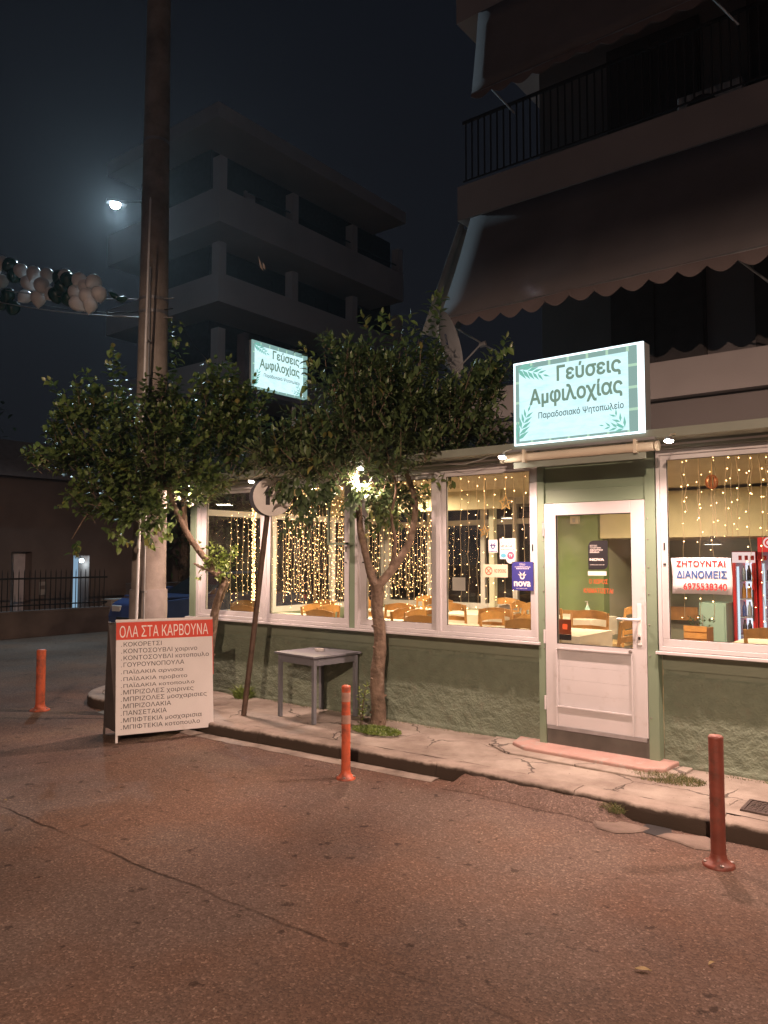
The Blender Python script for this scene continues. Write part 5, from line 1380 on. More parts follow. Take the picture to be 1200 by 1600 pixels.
# ------------------------------------------------------------------ trees
def leaf(mb, p, d, up, L, w, tint, fold=.25, curl=.25):
    d = d.normalized(); s = d.cross(up)
    if s.length < .05: s = d.cross(Vector((1, .3, .1)))
    s.normalize(); u = s.cross(d).normalized(); n = len(mb.v)
    m1 = p+d*L*.36-u*L*.02; m2 = p+d*L*.74-u*L*curl*.25; tip = p+d*L-u*L*curl*.6
    mb.v += [tuple(p), tuple(m1+s*w+u*w*fold), tuple(m1), tuple(m1-s*w+u*w*fold), tuple(m2+s*w*.72+u*w*fold*.7), tuple(m2), tuple(m2-s*w*.72+u*w*fold*.7), tuple(tip)]
    mb.f += [(n,n+2,n+1),(n,n+3,n+2),(n+1,n+2,n+5,n+4),(n+2,n+3,n+6,n+5),(n+4,n+5,n+7),(n+5,n+6,n+7)]
    mb.t += [tint]*6
def shoot(mb, wood, a, d, L, nleaf, lL, lw, r, ybias=0., bend=.3, droop=0.):
    d = d.normalized(); p = Vector(a); step = L/nleaf; pts = [p.copy()]
    base_t = r.random()
    for i in range(nleaf):
        d = (d+Vector((r.uniform(-1,1), r.uniform(-1,1), r.uniform(-.4,.8)-droop))*bend*.25).normalized(); p = p+d*step; pts.append(p.copy())
        ph = i*2.4+r.uniform(-.4,.4); side = d.cross(Vector((0,0,1)))
        if side.length < .1: side = Vector((1,0,0))
        side.normalize(); o2 = side.cross(d)
        out = side*math.cos(ph)+o2*math.sin(ph)
        ld_ = (out*.85+d*.75+Vector((0,0,-.10-.25*r.random()))).normalized()
        tt = min(1, max(0, .45*base_t+.4*r.random()+ybias*(i/nleaf)+.0)); 
        if r.random() < .012: tt = 1
        sz = (.75+.5*r.random())*(1 if i < nleaf-2 else .75)
        leaf(mb, p, ld_, Vector((0,0,1)), lL*sz, lw*sz, tt, curl=.15+.5*r.random())
    leaf(mb, p, d, out, lL*.7, lw*.7, min(1, .5+ybias))
    if wood is not None: wood.tube([pts[0], pts[len(pts)//2], pts[-1]], [.005, .0035, .0015], 3, caps=False)
def crown(root, clumps, seed, lL, lw, m, density, upb=.75, ybias=.25, centre=None, bough=None):
    r = random.Random(seed); mb = MB(); wood = MB()
    centre = Vector(centre)
    for c, rad, wgt in clumps:
        c = Vector(c); n = int(density*wgt)
        for _ in range(n):
            while True:
                q = Vector((r.uniform(-1,1), r.uniform(-1,1), r.uniform(-1,1)))
                if q.length < 1: break
            q = q*(q.length**-.25 if q.length > .01 else 1)
            a = c+Vector((q.x*rad[0], q.y*rad[1], q.z*rad[2]))
            d = (a-centre).normalized()*.7+Vector((r.uniform(-.6,.6), r.uniform(-.6,.6), upb+r.uniform(-.5,.3)))
            shoot(mb, wood if r.random() < .6 else None, a-d.normalized()*.08, d, r.uniform(.14, .34), r.randint(6, 11), lL, lw, r, ybias)
    wood.build('twigs', M['bark'], root, kind='stuff')
    return mb, r
def limb(root, pts, rads, name, seed=0, sub=5, wob=.10, knots=0):
    P = []; Rr = []
    n = len(pts)
    V = [Vector(p) for p in pts]
    for i in range(n-1):
        p0 = V[max(i-1,0)]; p1 = V[i]; p2 = V[i+1]; p3 = V[min(i+2,n-1)]
        for k in range(sub):
            t = k/sub; P.append(.5*((2*p1)+(-p0+p2)*t+(2*p0-5*p1+4*p2-p3)*t*t+(-p0+3*p1-3*p2+p3)*t**3)); Rr.append(rads[i]+(rads[i+1]-rads[i])*t)
    P.append(V[-1]); Rr.append(rads[-1])
    P = [p+Vector((fbm(p.z*3+seed, 0)*.012, fbm(p.z*3, seed+4)*.012, 0)) for p in P]
    mb = MB().tube(P, Rr, 14, wob=wob, seed=seed)
    r = random.Random(seed)
    for k in range(knots):
        i = r.randrange(2, len(P)-2); a = r.uniform(0, 6.28); q = P[i]+Vector((math.cos(a), math.sin(a), 0))*Rr[i]*.85
        o_ = Vector((math.cos(a), math.sin(a), .35)); mb.tube([q, q+o_*.018, q+o_*.028], [.018, .014, .006], 6)
    return mb.build(name, M['bark'], root, smooth=True)
FT = 7.7
t2 = thing('street_tree', 'evergreen street tree with forked trunk growing beside the grey table', 'tree', (-4.76, 6.02, KZ))
limb(t2, [(-4.955,6.246,-0.035), (-4.938,6.246,0.141), (-4.914,6.194,0.571), (-4.867,6.176,0.963), (-4.863,6.129,1.289), (-4.846,6.086,1.536)], [.10, .080, .070, .064, .062, .066], 'trunk', 1, knots=14)
limb(t2, [(-4.847,6.088,1.497), (-4.918,6.011,1.794), (-4.937,5.932,2.128), (-4.924,5.896,2.415), (-4.927,5.819,2.730), (-4.936,5.710,3.071), (-4.954,5.538,3.491)], [.050, .038, .032, .029, .026, .022, .010], 'branch', 2, knots=4)
limb(t2, [(-4.841,6.091,1.510), (-4.736,6.199,1.677), (-4.618,6.323,1.924), (-4.573,6.374,2.231), (-4.570,6.359,2.460), (-4.624,6.300,2.688), (-4.566,6.255,3.039), (-4.434,6.319,3.558)], [.052, .042, .036, .032, .029, .026, .02, .010], 'branch', 3, knots=4)
limb(t2, [(-4.735,6.197,1.716), (-4.648,6.147,1.935), (-4.638,6.070,2.220), (-4.567,6.040,2.502), (-4.580,5.871,2.929)], [.024, .018, .015, .012, .008], 'branch', 4)
limb(t2, [(-4.624,6.301,2.669), (-4.488,6.335,2.780), (-4.196,6.423,2.959), (-3.885,6.650,3.152)], [.022, .018, .013, .006], 'branch', 5)
limb(t2, [(-4.928,5.820,2.711), (-5.043,5.641,2.881), (-5.220,5.372,2.929), (-5.352,5.157,2.730)], [.022, .018, .013, .006], 'branch', 6)
CL2 = [((-4.694,6.018,3.184), (.60,.60,.44), 1.05), ((-4.899,5.964,3.461), (.42,.5,.30), .55), ((-4.900,5.622,2.929), (.42,.48,.34), .75), ((-4.397,6.319,3.096), (.50,.50,.38), .8), ((-4.585,5.879,2.773), (.58,.5,.18), .55), ((-4.136,6.571,3.299), (.30,.3,.28), .42), ((-3.922,6.719,3.558), (.16,.2,.18), .16),
       ((-5.326,5.304,2.742), (.30,.35,.20), .42), ((-3.942,6.495,2.944), (.30,.3,.16), .3), ((-5.104,5.902,3.844), (.22,.3,.10), .10), ((-4.590,6.313,3.712), (.32,.3,.14), .2), ((-5.015,5.427,2.637), (.3,.3,.13), .26), ((-4.803,6.053,2.419), (.22,.2,.14), .16), ((-4.804,6.376,2.339), (.2,.15,.15), .12)]
mb, r = crown(t2, CL2, 21, .112, .0225, M['leaf_dark'], 185, centre=(-4.718,6.049,2.511))
# long upright leaders that stand out of the crown
for (a, b) in (((-4.342,6.323,3.612),(-4.270,6.314,4.482)), ((-4.474,6.153,3.664),(-4.493,6.095,4.240)), ((-4.724,5.953,3.728),(-4.655,5.968,4.240)), ((-4.682,5.849,3.861),(-4.771,5.756,4.177)), ((-4.900,5.570,3.616),(-4.975,5.484,3.990)), ((-4.969,5.463,3.480),(-5.152,5.293,3.851)), ((-3.926,6.725,3.429),(-3.726,6.837,4.013)), ((-4.050,6.619,3.558),(-3.885,6.725,3.850)), ((-4.229,6.479,3.558),(-4.267,6.422,3.915)), ((-3.942,6.495,2.944),(-3.578,6.770,3.058)), ((-4.570,6.068,3.792),(-4.607,6.011,4.176)), ((-4.811,5.756,3.766),(-4.904,5.669,3.956)), ((-3.818,6.732,3.612),(-3.690,6.810,3.902)), ((-4.508,6.199,3.547),(-4.411,6.233,4.095)), ((-4.994,5.400,3.222),(-5.086,5.297,3.622)), ((-4.938,5.429,3.407),(-5.043,5.343,3.468)), ((-4.338,6.240,3.920),(-4.266,6.262,4.369))):
    a = Vector(a); b = Vector(b)
    d = b-a; n = max(9, int(d.length/.024))
    shoot(mb, None, a, d, d.length, n, .105, .0225, r, .45, .10)
for _ in range(26):      # hanging sprays left tinted as if shaded, those under the crown as if lit
    pass
for (a, b, n) in (((-5.092,5.243,2.596),(-5.058,5.297,2.231), 8), ((-5.141,5.207,2.565),(-5.243,5.139,2.413), 7), ((-5.046,5.283,2.535),(-5.135,5.248,2.079), 9), ((-4.952,5.359,2.504),(-4.974,5.358,2.292), 6), ((-5.169,5.192,2.474),(-5.292,5.103,2.383), 6), ((-5.075,5.270,2.413),(-5.113,5.270,2.019), 8), ((-4.852,5.430,2.596),(-4.811,5.476,2.413), 6), ((-5.001,5.323,2.474),(-4.933,5.385,2.353), 6), ((-5.213,5.151,2.565),(-5.314,5.081,2.444), 5), ((-4.665,5.585,2.474),(-4.767,5.519,2.292), 6)):
    a = Vector(a); b = Vector(b)
    for q in range(3): shoot(mb, None, a+Vector((r.uniform(-.05,.05),)*3), b-a+Vector((r.uniform(-.08,.08), r.uniform(-.08,.08), 0)), (b-a).length, n+2, .085, .026, r, -.2, .3, droop=.4)
for (a, b, n) in (((-4.552,6.424,2.628),(-4.291,6.626,2.648), 8), ((-4.580,6.407,2.562),(-4.375,6.572,2.497), 7), ((-4.970,6.105,2.529),(-4.850,6.218,2.267), 8), ((-4.836,6.200,2.661),(-4.909,6.187,2.069), 10), ((-5.056,6.053,2.332),(-4.933,6.164,2.135), 7), ((-4.742,6.293,2.398),(-4.857,6.227,2.069), 8), ((-4.789,6.247,2.529),(-4.720,6.320,2.267), 8), ((-4.369,6.564,2.661),(-4.322,6.611,2.529), 5), ((-4.961,6.147,2.069),(-4.828,6.243,2.168), 5)):
    a = Vector(a); b = Vector(b)
    for q in range(3): shoot(mb, None, a+Vector((r.uniform(-.05,.05),)*3), b-a+Vector((r.uniform(-.08,.08), r.uniform(-.08,.08), 0)), (b-a).length, n, .085, .022, r, .45, .3, droop=.2)
mb.build('foliage', M['leaf_dark'], t2, kind='stuff')

t1 = thing('street_tree', 'broad leaved street tree wrapped round the concrete utility pole', 'tree', (-7.35, 6.0, KZ))
limb(t1, [(-7.438,6.021,0.009), (-7.401,6.024,0.354), (-7.336,6.040,0.813), (-7.274,6.060,1.195), (-7.178,6.111,1.517)], [.075, .06, .052, .05, .052], 'trunk', 11, knots=5)
limb(t1, [(-7.318,6.023,0.891), (-7.202,5.991,1.164), (-7.152,6.013,1.391), (-7.138,6.076,1.541)], [.03, .028, .028, .03], 'branch', 12)
limb(t1, [(-7.178,6.111,1.502), (-7.236,5.991,1.655), (-7.303,5.862,1.838), (-7.340,5.691,2.047), (-7.359,5.527,2.326), (-7.347,5.389,2.613), (-7.317,5.127,3.023), (-7.327,4.841,3.344)], [.048, .042, .038, .034, .030, .026, .018, .010], 'branch', 13, knots=3)
limb(t1, [(-7.357,5.676,2.070), (-7.494,5.739,2.340), (-7.499,5.775,2.650), (-7.374,5.838,3.109), (-7.236,5.911,3.568)], [.028, .026, .024, .018, .008], 'branch', 14)
limb(t1, [(-7.202,6.092,1.517), (-7.227,5.936,1.633), (-7.293,5.818,1.687), (-7.304,5.742,1.733)], [.022, .016, .013, .010], 'branch', 15)
limb(t1, [(-7.347,5.389,2.598), (-7.333,5.025,2.514), (-7.548,4.616,2.359), (-7.768,4.471,2.000)], [.02, .016, .010, .005], 'branch', 16)
CL1 = [((-7.794,4.749,3.095), (.42,.5,.36), .75), ((-7.234,4.950,2.855), (.5,.5,.40), .9), ((-7.470,4.797,2.436), (.42,.45,.26), .6), ((-7.815,4.832,3.472), (.32,.4,.24), .34), ((-7.310,5.882,3.185), (.48,.5,.38), .85), ((-7.005,6.114,3.262), (.36,.4,.28), .45), ((-7.289,5.686,2.631), (.42,.4,.22), .5),
       ((-8.142,4.496,2.845), (.30,.3,.14), .22), ((-7.409,5.399,3.510), (.24,.25,.24), .22), ((-7.170,5.951,3.721), (.34,.3,.24), .30), ((-6.691,6.139,2.818), (.22,.3,.12), .16), ((-7.227,4.997,2.296), (.24,.25,.18), .2), ((-7.193,5.076,3.292), (.3,.3,.3), .16), ((-6.904,6.171,3.568), (.2,.3,.2), .14)]
mb, r = crown(t1, CL1, 33, .096, .032, M['leaf_light'], 155, upb=.55, centre=(-7.595,5.470,2.332))
for (a, b, n) in (((-7.676,5.682,3.742),(-7.601,5.674,4.632), 15), ((-7.719,5.637,3.897),(-7.562,5.725,4.361), 10), ((-7.488,4.939,3.739),(-7.632,4.798,4.132), 10), ((-7.630,4.829,3.739),(-7.678,4.775,3.953), 6), ((-8.007,4.556,3.453),(-8.165,4.409,3.775), 9), ((-7.872,4.787,3.472),(-7.889,4.750,3.798), 7), ((-7.499,4.953,3.453),(-7.573,4.873,3.739), 7), ((-7.170,5.951,3.721),(-7.277,5.839,4.104), 9), ((-7.417,5.770,3.568),(-7.373,5.776,3.951), 8), ((-8.198,4.451,2.880),(-8.410,4.280,2.938), 7), ((-8.230,4.434,2.773),(-8.311,4.362,2.880), 5), ((-7.223,4.874,2.290),(-7.339,4.799,2.083), 7), ((-7.144,4.941,2.221),(-7.099,4.997,1.945), 8), ((-7.889,4.586,2.585),(-8.009,4.509,2.373), 7), ((-7.171,5.163,2.373),(-7.209,5.154,2.090), 7), ((-7.222,5.503,2.393),(-7.365,5.412,2.100), 6), ((-7.724,4.504,2.014),(-7.741,4.504,1.841), 6), ((-7.095,6.135,3.742),(-6.906,6.271,3.897), 7), ((-7.501,4.668,2.152),(-7.290,4.848,1.945), 8), ((-7.181,6.056,3.897),(-7.097,6.099,4.206), 7)):
    a = Vector(a); b = Vector(b)
    for q in range(2): shoot(mb, None, a+Vector((r.uniform(-.06,.06), r.uniform(-.06,.06), 0))*q, b-a, (b-a).length, n, .085, .030, r, .45, .3)
mb.build('foliage', M['leaf_light'], t1, kind='stuff')
mb = MB(); r = random.Random(5)
for q in range(52):
    a = Vector((-7.192,6.022,1.693)) + Vector((r.uniform(-.16,.16), r.uniform(-.16,.16), r.uniform(-.12,.16))); shoot(mb, None, a, Vector((r.uniform(-.6,1), r.uniform(-.6,.3), r.uniform(-.2,1))), .14, 5, .07, .020, r, .3, .3)
mb.build('lit_tint_spray', M['leaf_fresh'], t1, kind='stuff')  # lit look of this spray put in by a lighter leaf colour

# single leaves that stand out: separate parts sharing meshes
lm = []
for k in range(3):
    m_ = MB(); leaf(m_, Vector((0,0,0)), Vector((1,0,0)), Vector((0,0,1)), .095, .026+.004*k, .55+.15*k, curl=.3+.2*k)
    o = m_.build('leaf', M['leaf_light']); lm.append(o.data); bpy.data.objects.remove(o)
r = random.Random(77)
for root, pts in ((t1, [(-8.024,4.334,3.705), (-7.918,4.427,3.564), (-7.500,4.716,4.056), (-7.460,4.755,3.951), (-7.408,4.803,3.846), (-7.608,4.658,3.705), (-8.164,4.285,2.897), (-8.219,4.240,2.918), (-8.030,4.398,2.791), (-7.828,4.540,3.002), (-7.706,4.613,3.283), (-7.312,4.910,3.424), (-6.907,5.157,4.338), (-6.940,5.142,4.197), (-6.903,5.187,3.986), (-7.280,5.040,2.018), (-7.227,5.087,1.948), (-7.333,4.994,2.088), (-7.962,4.483,2.369), (-7.072,5.197,2.088), (-7.880,4.583,1.877), (-6.744,5.326,3.775), (-6.674,5.373,3.881), (-7.533,4.849,1.948), (-7.168,5.125,2.053), (-7.782,4.596,2.721), (-7.611,4.719,2.861)]), (t2, [(-4.171,6.145,4.381), (-4.164,6.157,4.287), (-4.207,6.131,4.193), (-3.607,6.620,3.910), (-3.660,6.585,3.816), (-3.739,6.533,3.690), (-3.589,6.699,3.050), (-3.664,6.642,3.025), (-3.765,6.565,3.000), (-5.009,5.522,3.973), (-4.566,5.853,4.162), (-4.407,5.977,4.162), (-5.197,5.384,3.848), (-5.151,5.427,3.753), (-4.126,6.313,2.610), (-4.176,6.275,2.591), (-4.227,6.238,2.560), (-4.638,5.946,2.183), (-4.685,5.904,2.246), (-4.583,5.979,2.309), (-5.310,5.426,2.120), (-5.256,5.459,2.246), (-5.348,5.373,2.434), (-5.187,5.423,3.439)])):
    o_ = org(root)
    for p in pts:
        for q in range(3):
            o = bpy.data.objects.new('leaf', r.choice(lm)); COL.objects.link(o); o.parent = root
            o.location = Vector(p)-o_+Vector((r.uniform(-.05,.05), r.uniform(-.05,.05), r.uniform(-.05,.05))); o.rotation_euler = (r.uniform(-.8,.8), r.uniform(-.3,1.2), r.uniform(0, 6.28))

# weeds
def tuft(label, c, rx, ry, n, hmin, hmax, seed, cat='grass', z=KZ, w=.0022, mat_='grass'):
    r = random.Random(seed); mb = MB()
    for _ in range(n):
        a = r.uniform(0, 6.28); q = math.sqrt(r.random())
        p = Vector((c[0]+math.cos(a)*rx*q, c[1]+math.sin(a)*ry*q, z-.004)); h = r.uniform(hmin, hmax)*(1.2-.6*q)
        d = Vector((r.uniform(-1,1), r.uniform(-1,1), r.uniform(.5, 2.0))).normalized(); s = d.cross(Vector((r.uniform(-1,1), r.uniform(-1,1), .2))).normalized()*w
        m1 = p+d*h*.55; tp = p+d*h+Vector((d.x, d.y, -.35))*h*.3; n0 = len(mb.v)
        mb.v += [tuple(p-s), tuple(p+s), tuple(m1+s*.8), tuple(m1-s*.8), tuple(tp)]; mb.f += [(n0,n0+1,n0+2,n0+3), (n0+3,n0+2,n0+4)]; t_ = r.random(); mb.t += [t_, t_]
    o = mb.build('grass_tuft', M[mat_]); return tag(o, label, cat, kind='stuff')
tuft('dry weed patch on the pavement in front of the door step', (-1.98, 6.02), .30, .15, 1500, .02, .07, 1)
tuft('low green ground weeds round the foot of the forked tree', (-4.72, 5.93), .28, .16, 1600, .02, .06, 2, mat_='leaf_fresh', w=.006)
tuft('weed tuft at the kerb left of the gutter hole', (-2.10, 5.26), .10, .05, 260, .03, .09, 3, z=.05)
tuft('green weed clump against the wall behind the menu board', (-7.08, 6.32), .12, .08, 600, .08, .24, 4, mat_='leaf_fresh', w=.004)
tuft('thin weeds along the foot of the green wall right of the door', (-.9, 6.36), .9, .03, 260, .015, .04, 5)
tuft('thin weeds along the foot of the green wall by the table', (-5.2, 6.37), 1.6, .03, 300, .015, .04, 6)
t = thing('sapling', 'small leafy sapling beside the foot of the forked tree', 'sapling', (-4.95, 5.98, KZ))
mb = MB(); wood = MB(); r = random.Random(8)
for q in range(4): shoot(mb, wood, Vector((-4.95, 5.98, KZ))+Vector((r.uniform(-.02,.02), 0, 0)), Vector((r.uniform(-.2,.25), r.uniform(-.15,.1), 1)), .34+.1*q/3, 13, .06, .014, r, .3, .15)
mb.build('foliage', M['leaf_fresh'], t, kind='stuff'); wood.build('stem', M['bark'], t)

# ------------------------------------------------------------------ apartment block above and behind the grill house
AX = -5.70; AY = 9.0; AR = 9.0
t = thing('apartment_block', 'dark apartment block with balconies rising behind the grill house', 'apartment block', (0, 10.5, 0))
MB().box(AX+.5, AR, 10.6, 18, 2.88, 16).build('wall', M['apt_wall'], t)
levels = [(3.66, 4.09), (6.55, 7.04), (9.45, 9.95), (12.4, 12.9)]
for k, (a, b) in enumerate(levels):
    MB().box(AX, AR, AY, 10.6, a, b).box(AX, AX+.498, 10.6, 15, a, b).build('balcony_slab', M['apt_slab'], t)
MB().box(AX+.4, AR, AY+.16, AY+.3, 2.876, 3.66).build('shop_front_wall', M['apt_wall'], t)
for k, (a, b) in enumerate(levels[:3]):
    for i, x in enumerate((-4.1, -2.2, -.2, 1.8, 4.)):
        w = MB().box(x, x+1.3, 10.55, 10.599, b+.02, b+2.15).build('shutter_door', M['apt_dark'], t)
        MB().box(x+.03, x+.62, 10.53, 10.549, b+.1, b+2.1).box(x+.68, x+1.27, 10.53, 10.549, b+.1, b+2.1).build('leaf_panel', M['apt_dark'], w)
# railings: second floor and up (bars), first floor parapet with railing
def rail(z, x0, x1, nb):
    g = MB().box(x0, x1, AY+.06, AY+.09, z+.93, z+.97).box(x0, x1, AY+.065, AY+.085, z+.08, z+.10).build('railing', M['railing'], t)
    me = None
    for i in range(nb):
        x = x0+(x1-x0)*(i+.5)/nb
        if me is None:
            o = MB().box(-.009, .009, -.009, .009, 0, .83).build('baluster', M['railing'], g, local=True); me = o.data
        else:
            o = bpy.data.objects.new('baluster', me); COL.objects.link(o); o.parent = g
        o.location = Vector((x, AY+.075, z+.10)) - org(g)
rail(7.04, AX+.05, 1.2, 68); rail(9.95, AX+.05, 0.5, 60)
# big canvas awnings dropped from the slabs above, with scalloped valance
def canvas(z_top, y_top, z_bot, y_bot, x0, x1, seed, val=.16):
    o = MB(); K = 40
    for i in range(K+1):
        x = x0+(x1-x0)*i/K
        for j in range(7):
            u = j/6; o.v.append((x, y_top+(y_bot-y_top)*u, z_top+(z_bot-z_top)*u-.05*math.sin(math.pi*u)+.012*math.sin(x*5+seed)*u))
    for i in range(K):
        for j in range(6):
            a = i*7+j; o.f.append((a, a+7, a+8, a+1))
    c = o.build('awning', M['awning'], t, smooth=True); c.modifiers.new('th', 'SOLIDIFY').thickness = .01
    v = MB(); n = int((x1-x0)/.30)
    for i in range(n*8+1):
        x = x0+(x1-x0)*i/(n*8); ph = (i % 8)/8; dz = val*(.45+.55*abs(math.sin(math.pi*ph))); zz_ = z_bot+.012*math.sin(x*5+seed)
        v.v += [(x, y_bot-.012, zz_), (x, y_bot-.02-.01*math.sin(x*3), zz_-dz)]
    for i in range(n*8): v.f.append((2*i, 2*i+2, 2*i+3, 2*i+1))
    vv = v.build('valance', M['awning_brown'], c); vv.modifiers.new('th', 'SOLIDIFY').thickness = .006
    MB().tube([(x0, y_bot, z_bot), (x1, y_bot, z_bot)], .02, 8).build('front_bar', M['galv'], c)
    return c
canvas(6.50, 8.95, 4.86, 8.15, AX+.25, 6, 1); canvas(9.40, 8.95, 8.12, 8.75, AX+.4, 6, 2, .12)
for x in (AX+.3, -1.9, 2.2):
    MB().tube([(x, 8.17, 4.86), (x+.3, 8.7, 4.6), (x+.35, 9.05, 4.55)], .012, 6).build('awning_arm', M['galv'], t)
for x in (-5.0, -2.2, 1.): MB().tube([(x, 8.76, 8.1), (x+.25, 8.95, 7.75)], .012, 6).build('awning_arm', M['galv'], t)
# pale side drape at the left end
mb = MB(); K = 10
for i in range(K+1):
    u = i/K
    for j in range(9):
        w = j/8; y0 = 9.0+(8.35-9.0)*w; mb.v.append((AX+.02-.20*w*(1-u)+.03*math.sin(u*14), y0+.55*u, 6.5-1.7*w))
for i in range(K):
    for j in range(8):
        a = i*9+j; mb.f.append((a, a+9, a+10, a+1))
o = mb.build('side_drape', M['drape'], t, smooth=True); o.modifiers.new('th', 'SOLIDIFY').thickness = .008
for x, z in ((-3.0, 7.05), (-.6, 9.96)):
    u = MB().box(x, x+.8, 10.2, 10.5, z+.3, z+.85).build('air_conditioner', M['apt_slab'], t, bevel=.01)
    MB().lathe([(.22,0),(.22,.01),(.2,.012)], (x+.3, 10.198, z+.57), 18, Matrix.Rotation(math.radians(90), 3, 'X')).build('fan_grille', M['railing'], u)
    MB().box(x+.1, x+.14, 10.2, 10.55, z, z+.3).box(x+.66, x+.70, 10.2, 10.55, z, z+.3).build('stand', M['railing'], u)
# satellite dish
dc = Vector((-5.007,7.717,4.376)); dn = Vector((-.95, -.62, .25)).normalized()
dn = Vector((.93, .22, .16)).normalized()
d = thing('satellite_dish', 'pale satellite dish seen nearly edge on at the left end of the balcony', 'satellite dish', tuple(dc))
q = dn.to_track_quat('Z', 'Y').to_matrix()
MB().lathe([(.02,-.075),(.12,-.066),(.24,-.044),(.34,-.012),(.40,.012),(.405,.016),(.405,.008),(.34,-.018),(.24,-.05),(.12,-.072),(.02,-.081)], dc, 32, q).build('reflector', M['dish'], d, smooth=True)
TD = face_mtx(dc+dn*(-.045), q @ Vector((1,0,0)), q @ Vector((0,1,0)))
MB().tube([dc-dn*.07, dc-dn*.2+Vector((0,0,-.05)), Vector((AX+.1, 9.03, 4.2))], .02, 8).build('mast', M['galv'], d)
MB().tube([dc+dn*.0+Vector((0,0,-.40)), dc+dn*.38+Vector((0,0,-.12))], .010, 6).lathe([(.03,0),(.035,.08)], dc+dn*.38+Vector((0,0,-.12)), 10, q).build('feed_arm', M['galv'], d)
s_ = write('S', .09, .14, TD @ Matrix.Translation((-.05, .0, .012)), M['dishlogo'], d, name='printed_mark', bold=.01)

# ------------------------------------------------------------------ balcony block across the side street
BX = -21.0
t = thing('balcony_block', 'dark four storey block with deep balconies across the side street', 'apartment block', (BX-5, 23, 0))
MB().box(BX-6.5, BX-2.0, 18.6, 30, 0, 17.6).build('core_wall', M['far_dark'], t)  # wall coloured dark to paint in the shade of the balcony recesses
MB().box(BX-7, BX+.0, 17.3, 28.6, 17.55, 18.1).build('roof_slab', M['far_render'], t)
par = [(14.0, 15.04), (11.1, 11.9), (7.9, 8.79), (4.9, 5.7)]
for a, b in par:
    m_ = MB().box(BX-7, BX, 17.4, 28.4, a-.25, a).box(BX-.16, BX, 17.4, 28.4, a, b).box(BX-7, BX-.16, 17.4, 17.56, a, b)
    m_.build('balcony', M['far_render'], t)
for lv, (z0, z1) in enumerate(((15.04, 16.2), (11.9, 13.05), (8.79, 9.93), (5.7, 6.8))):
    for y in (17.44, 21.1, 24.75, 28.05):
        MB().box(BX-.42, BX-.02, y, y+.32, z0+.002, z1+ (.0 if lv else .0)).build('pier', M['far_render'], t)
for z0 in (14.04, 11.0, 7.9, 4.9):
    for y in (19.2, 21.9, 24.5, 27):
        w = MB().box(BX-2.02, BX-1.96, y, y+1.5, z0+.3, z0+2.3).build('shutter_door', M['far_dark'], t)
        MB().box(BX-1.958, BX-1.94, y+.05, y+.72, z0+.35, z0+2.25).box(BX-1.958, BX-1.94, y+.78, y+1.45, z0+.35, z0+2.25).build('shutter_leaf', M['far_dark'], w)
MB().box(BX-.2, BX-.14, 18.9, 28.3, 15.4, 15.44).build('clothes_rail', M['railing'], t)
MB().box(BX-.6, BX-.5, 19.05, 19.55, 15.2, 15.65).build('pale_cloth', M['far_render'], t)
a = Vector((-21.400,19.760,12.983)); o = MB(); o.quad(a+Vector((0,-.12,.30)), a+Vector((0,.0,.1)), a+Vector((0,.16,-.22)), a+Vector((0,-.02,-.12)))
o.quad(a+Vector((.02,.10,.12)), a+Vector((.02,.2,.02)), a+Vector((.02,.24,-.15)), a+Vector((.02,.1,-.1)))
o.build('lit_curtain_gap', M['curtain_lit'], t)

# ------------------------------------------------------------------ far left: garden wall, railings, house
WX = -17.0
t = thing('garden_wall', 'low dark garden wall with iron railing across the side street', 'wall', (WX, 6, 0))
MB().box(WX-.2, WX, 2.0, 10.8, 0, .55).build('wall', M['garden_wall'], t); MB().box(WX-.24, WX+.03, 2.0, 10.8, .55, .60).build('coping', M['garden_wall'], t)
g = MB().box(WX-.12, WX-.08, 2.0, 10.8, 1.30, 1.34).box(WX-.12, WX-.08, 2.0, 10.8, .70, .73).build('railing', M['iron'], t)
me = None; y = 2.1
while y < 10.75:
    if me is None: o = MB().tube([(0,0,0), (0,0,.85), (0,0,.93)], [.011, .011, .002], 6).build('bar', M['iron'], g, local=True); me = o.data
    else: o = bpy.data.objects.new('bar', me); COL.objects.link(o); o.parent = g
    o.location = Vector((WX-.10, y, .60))-org(g); y += .125
t = thing('gate_pier', 'pale square gate pier at the end of the garden wall', 'pier', (WX, 11.1, 0))
MB().box(WX-.35, WX+.05, 10.83, 11.35, 0, .72).build('pier', M['pier'], t); MB().box(WX-.38, WX+.08, 10.81, 11.38, .72, .77).build('cap', M['pier'], t)
t = thing('garden_wall', 'dark wall continuing beyond the gate pier', 'wall', (WX, 14, 0))
MB().box(WX-.2, WX, 11.4, 17, 0, 1.1).build('wall', M['garden_wall'], t); MB().box(WX-.22, WX+.02, 11.4, 17, 1.1, 1.14).build('coping', M['garden_wall'], t)
HX = -20.0
t = thing('old_house', 'dark low house behind the garden wall with one lit doorway', 'house', (HX, 9, 0))
a = (-20.000,11.580,1.853); b = (-20.000,12.063,0.375); a2 = (-20.000,9.842,1.950); b2 = (-20.000,10.396,0.460)
da0, da1 = a[1], b[1]; db0, db1 = a2[1], b2[1]; zt_ = a[2]; zt2 = a2[2]
MB().box(HX-3, HX, 3, db0, 0, 4).box(HX-3, HX, db1, da0, 0, 4).box(HX-3, HX, da1, 16.0, 0, 4).box(HX-3, HX, db0, db1, zt2, 4).box(HX-3, HX, da0, da1, zt_, 4).box(HX-3, HX, db0, da1+.2, 0, .35).build('wall', M['house'], t)
MB().box(HX-.62, HX-.58, da0-.05, da1+.05, .35, zt_+.05).build('lit_hall', M['door_glow'], t)
MB().box(HX-.4, HX-.36, db0, db1, .35, zt2).build('pale_door', M['house_door'], t)
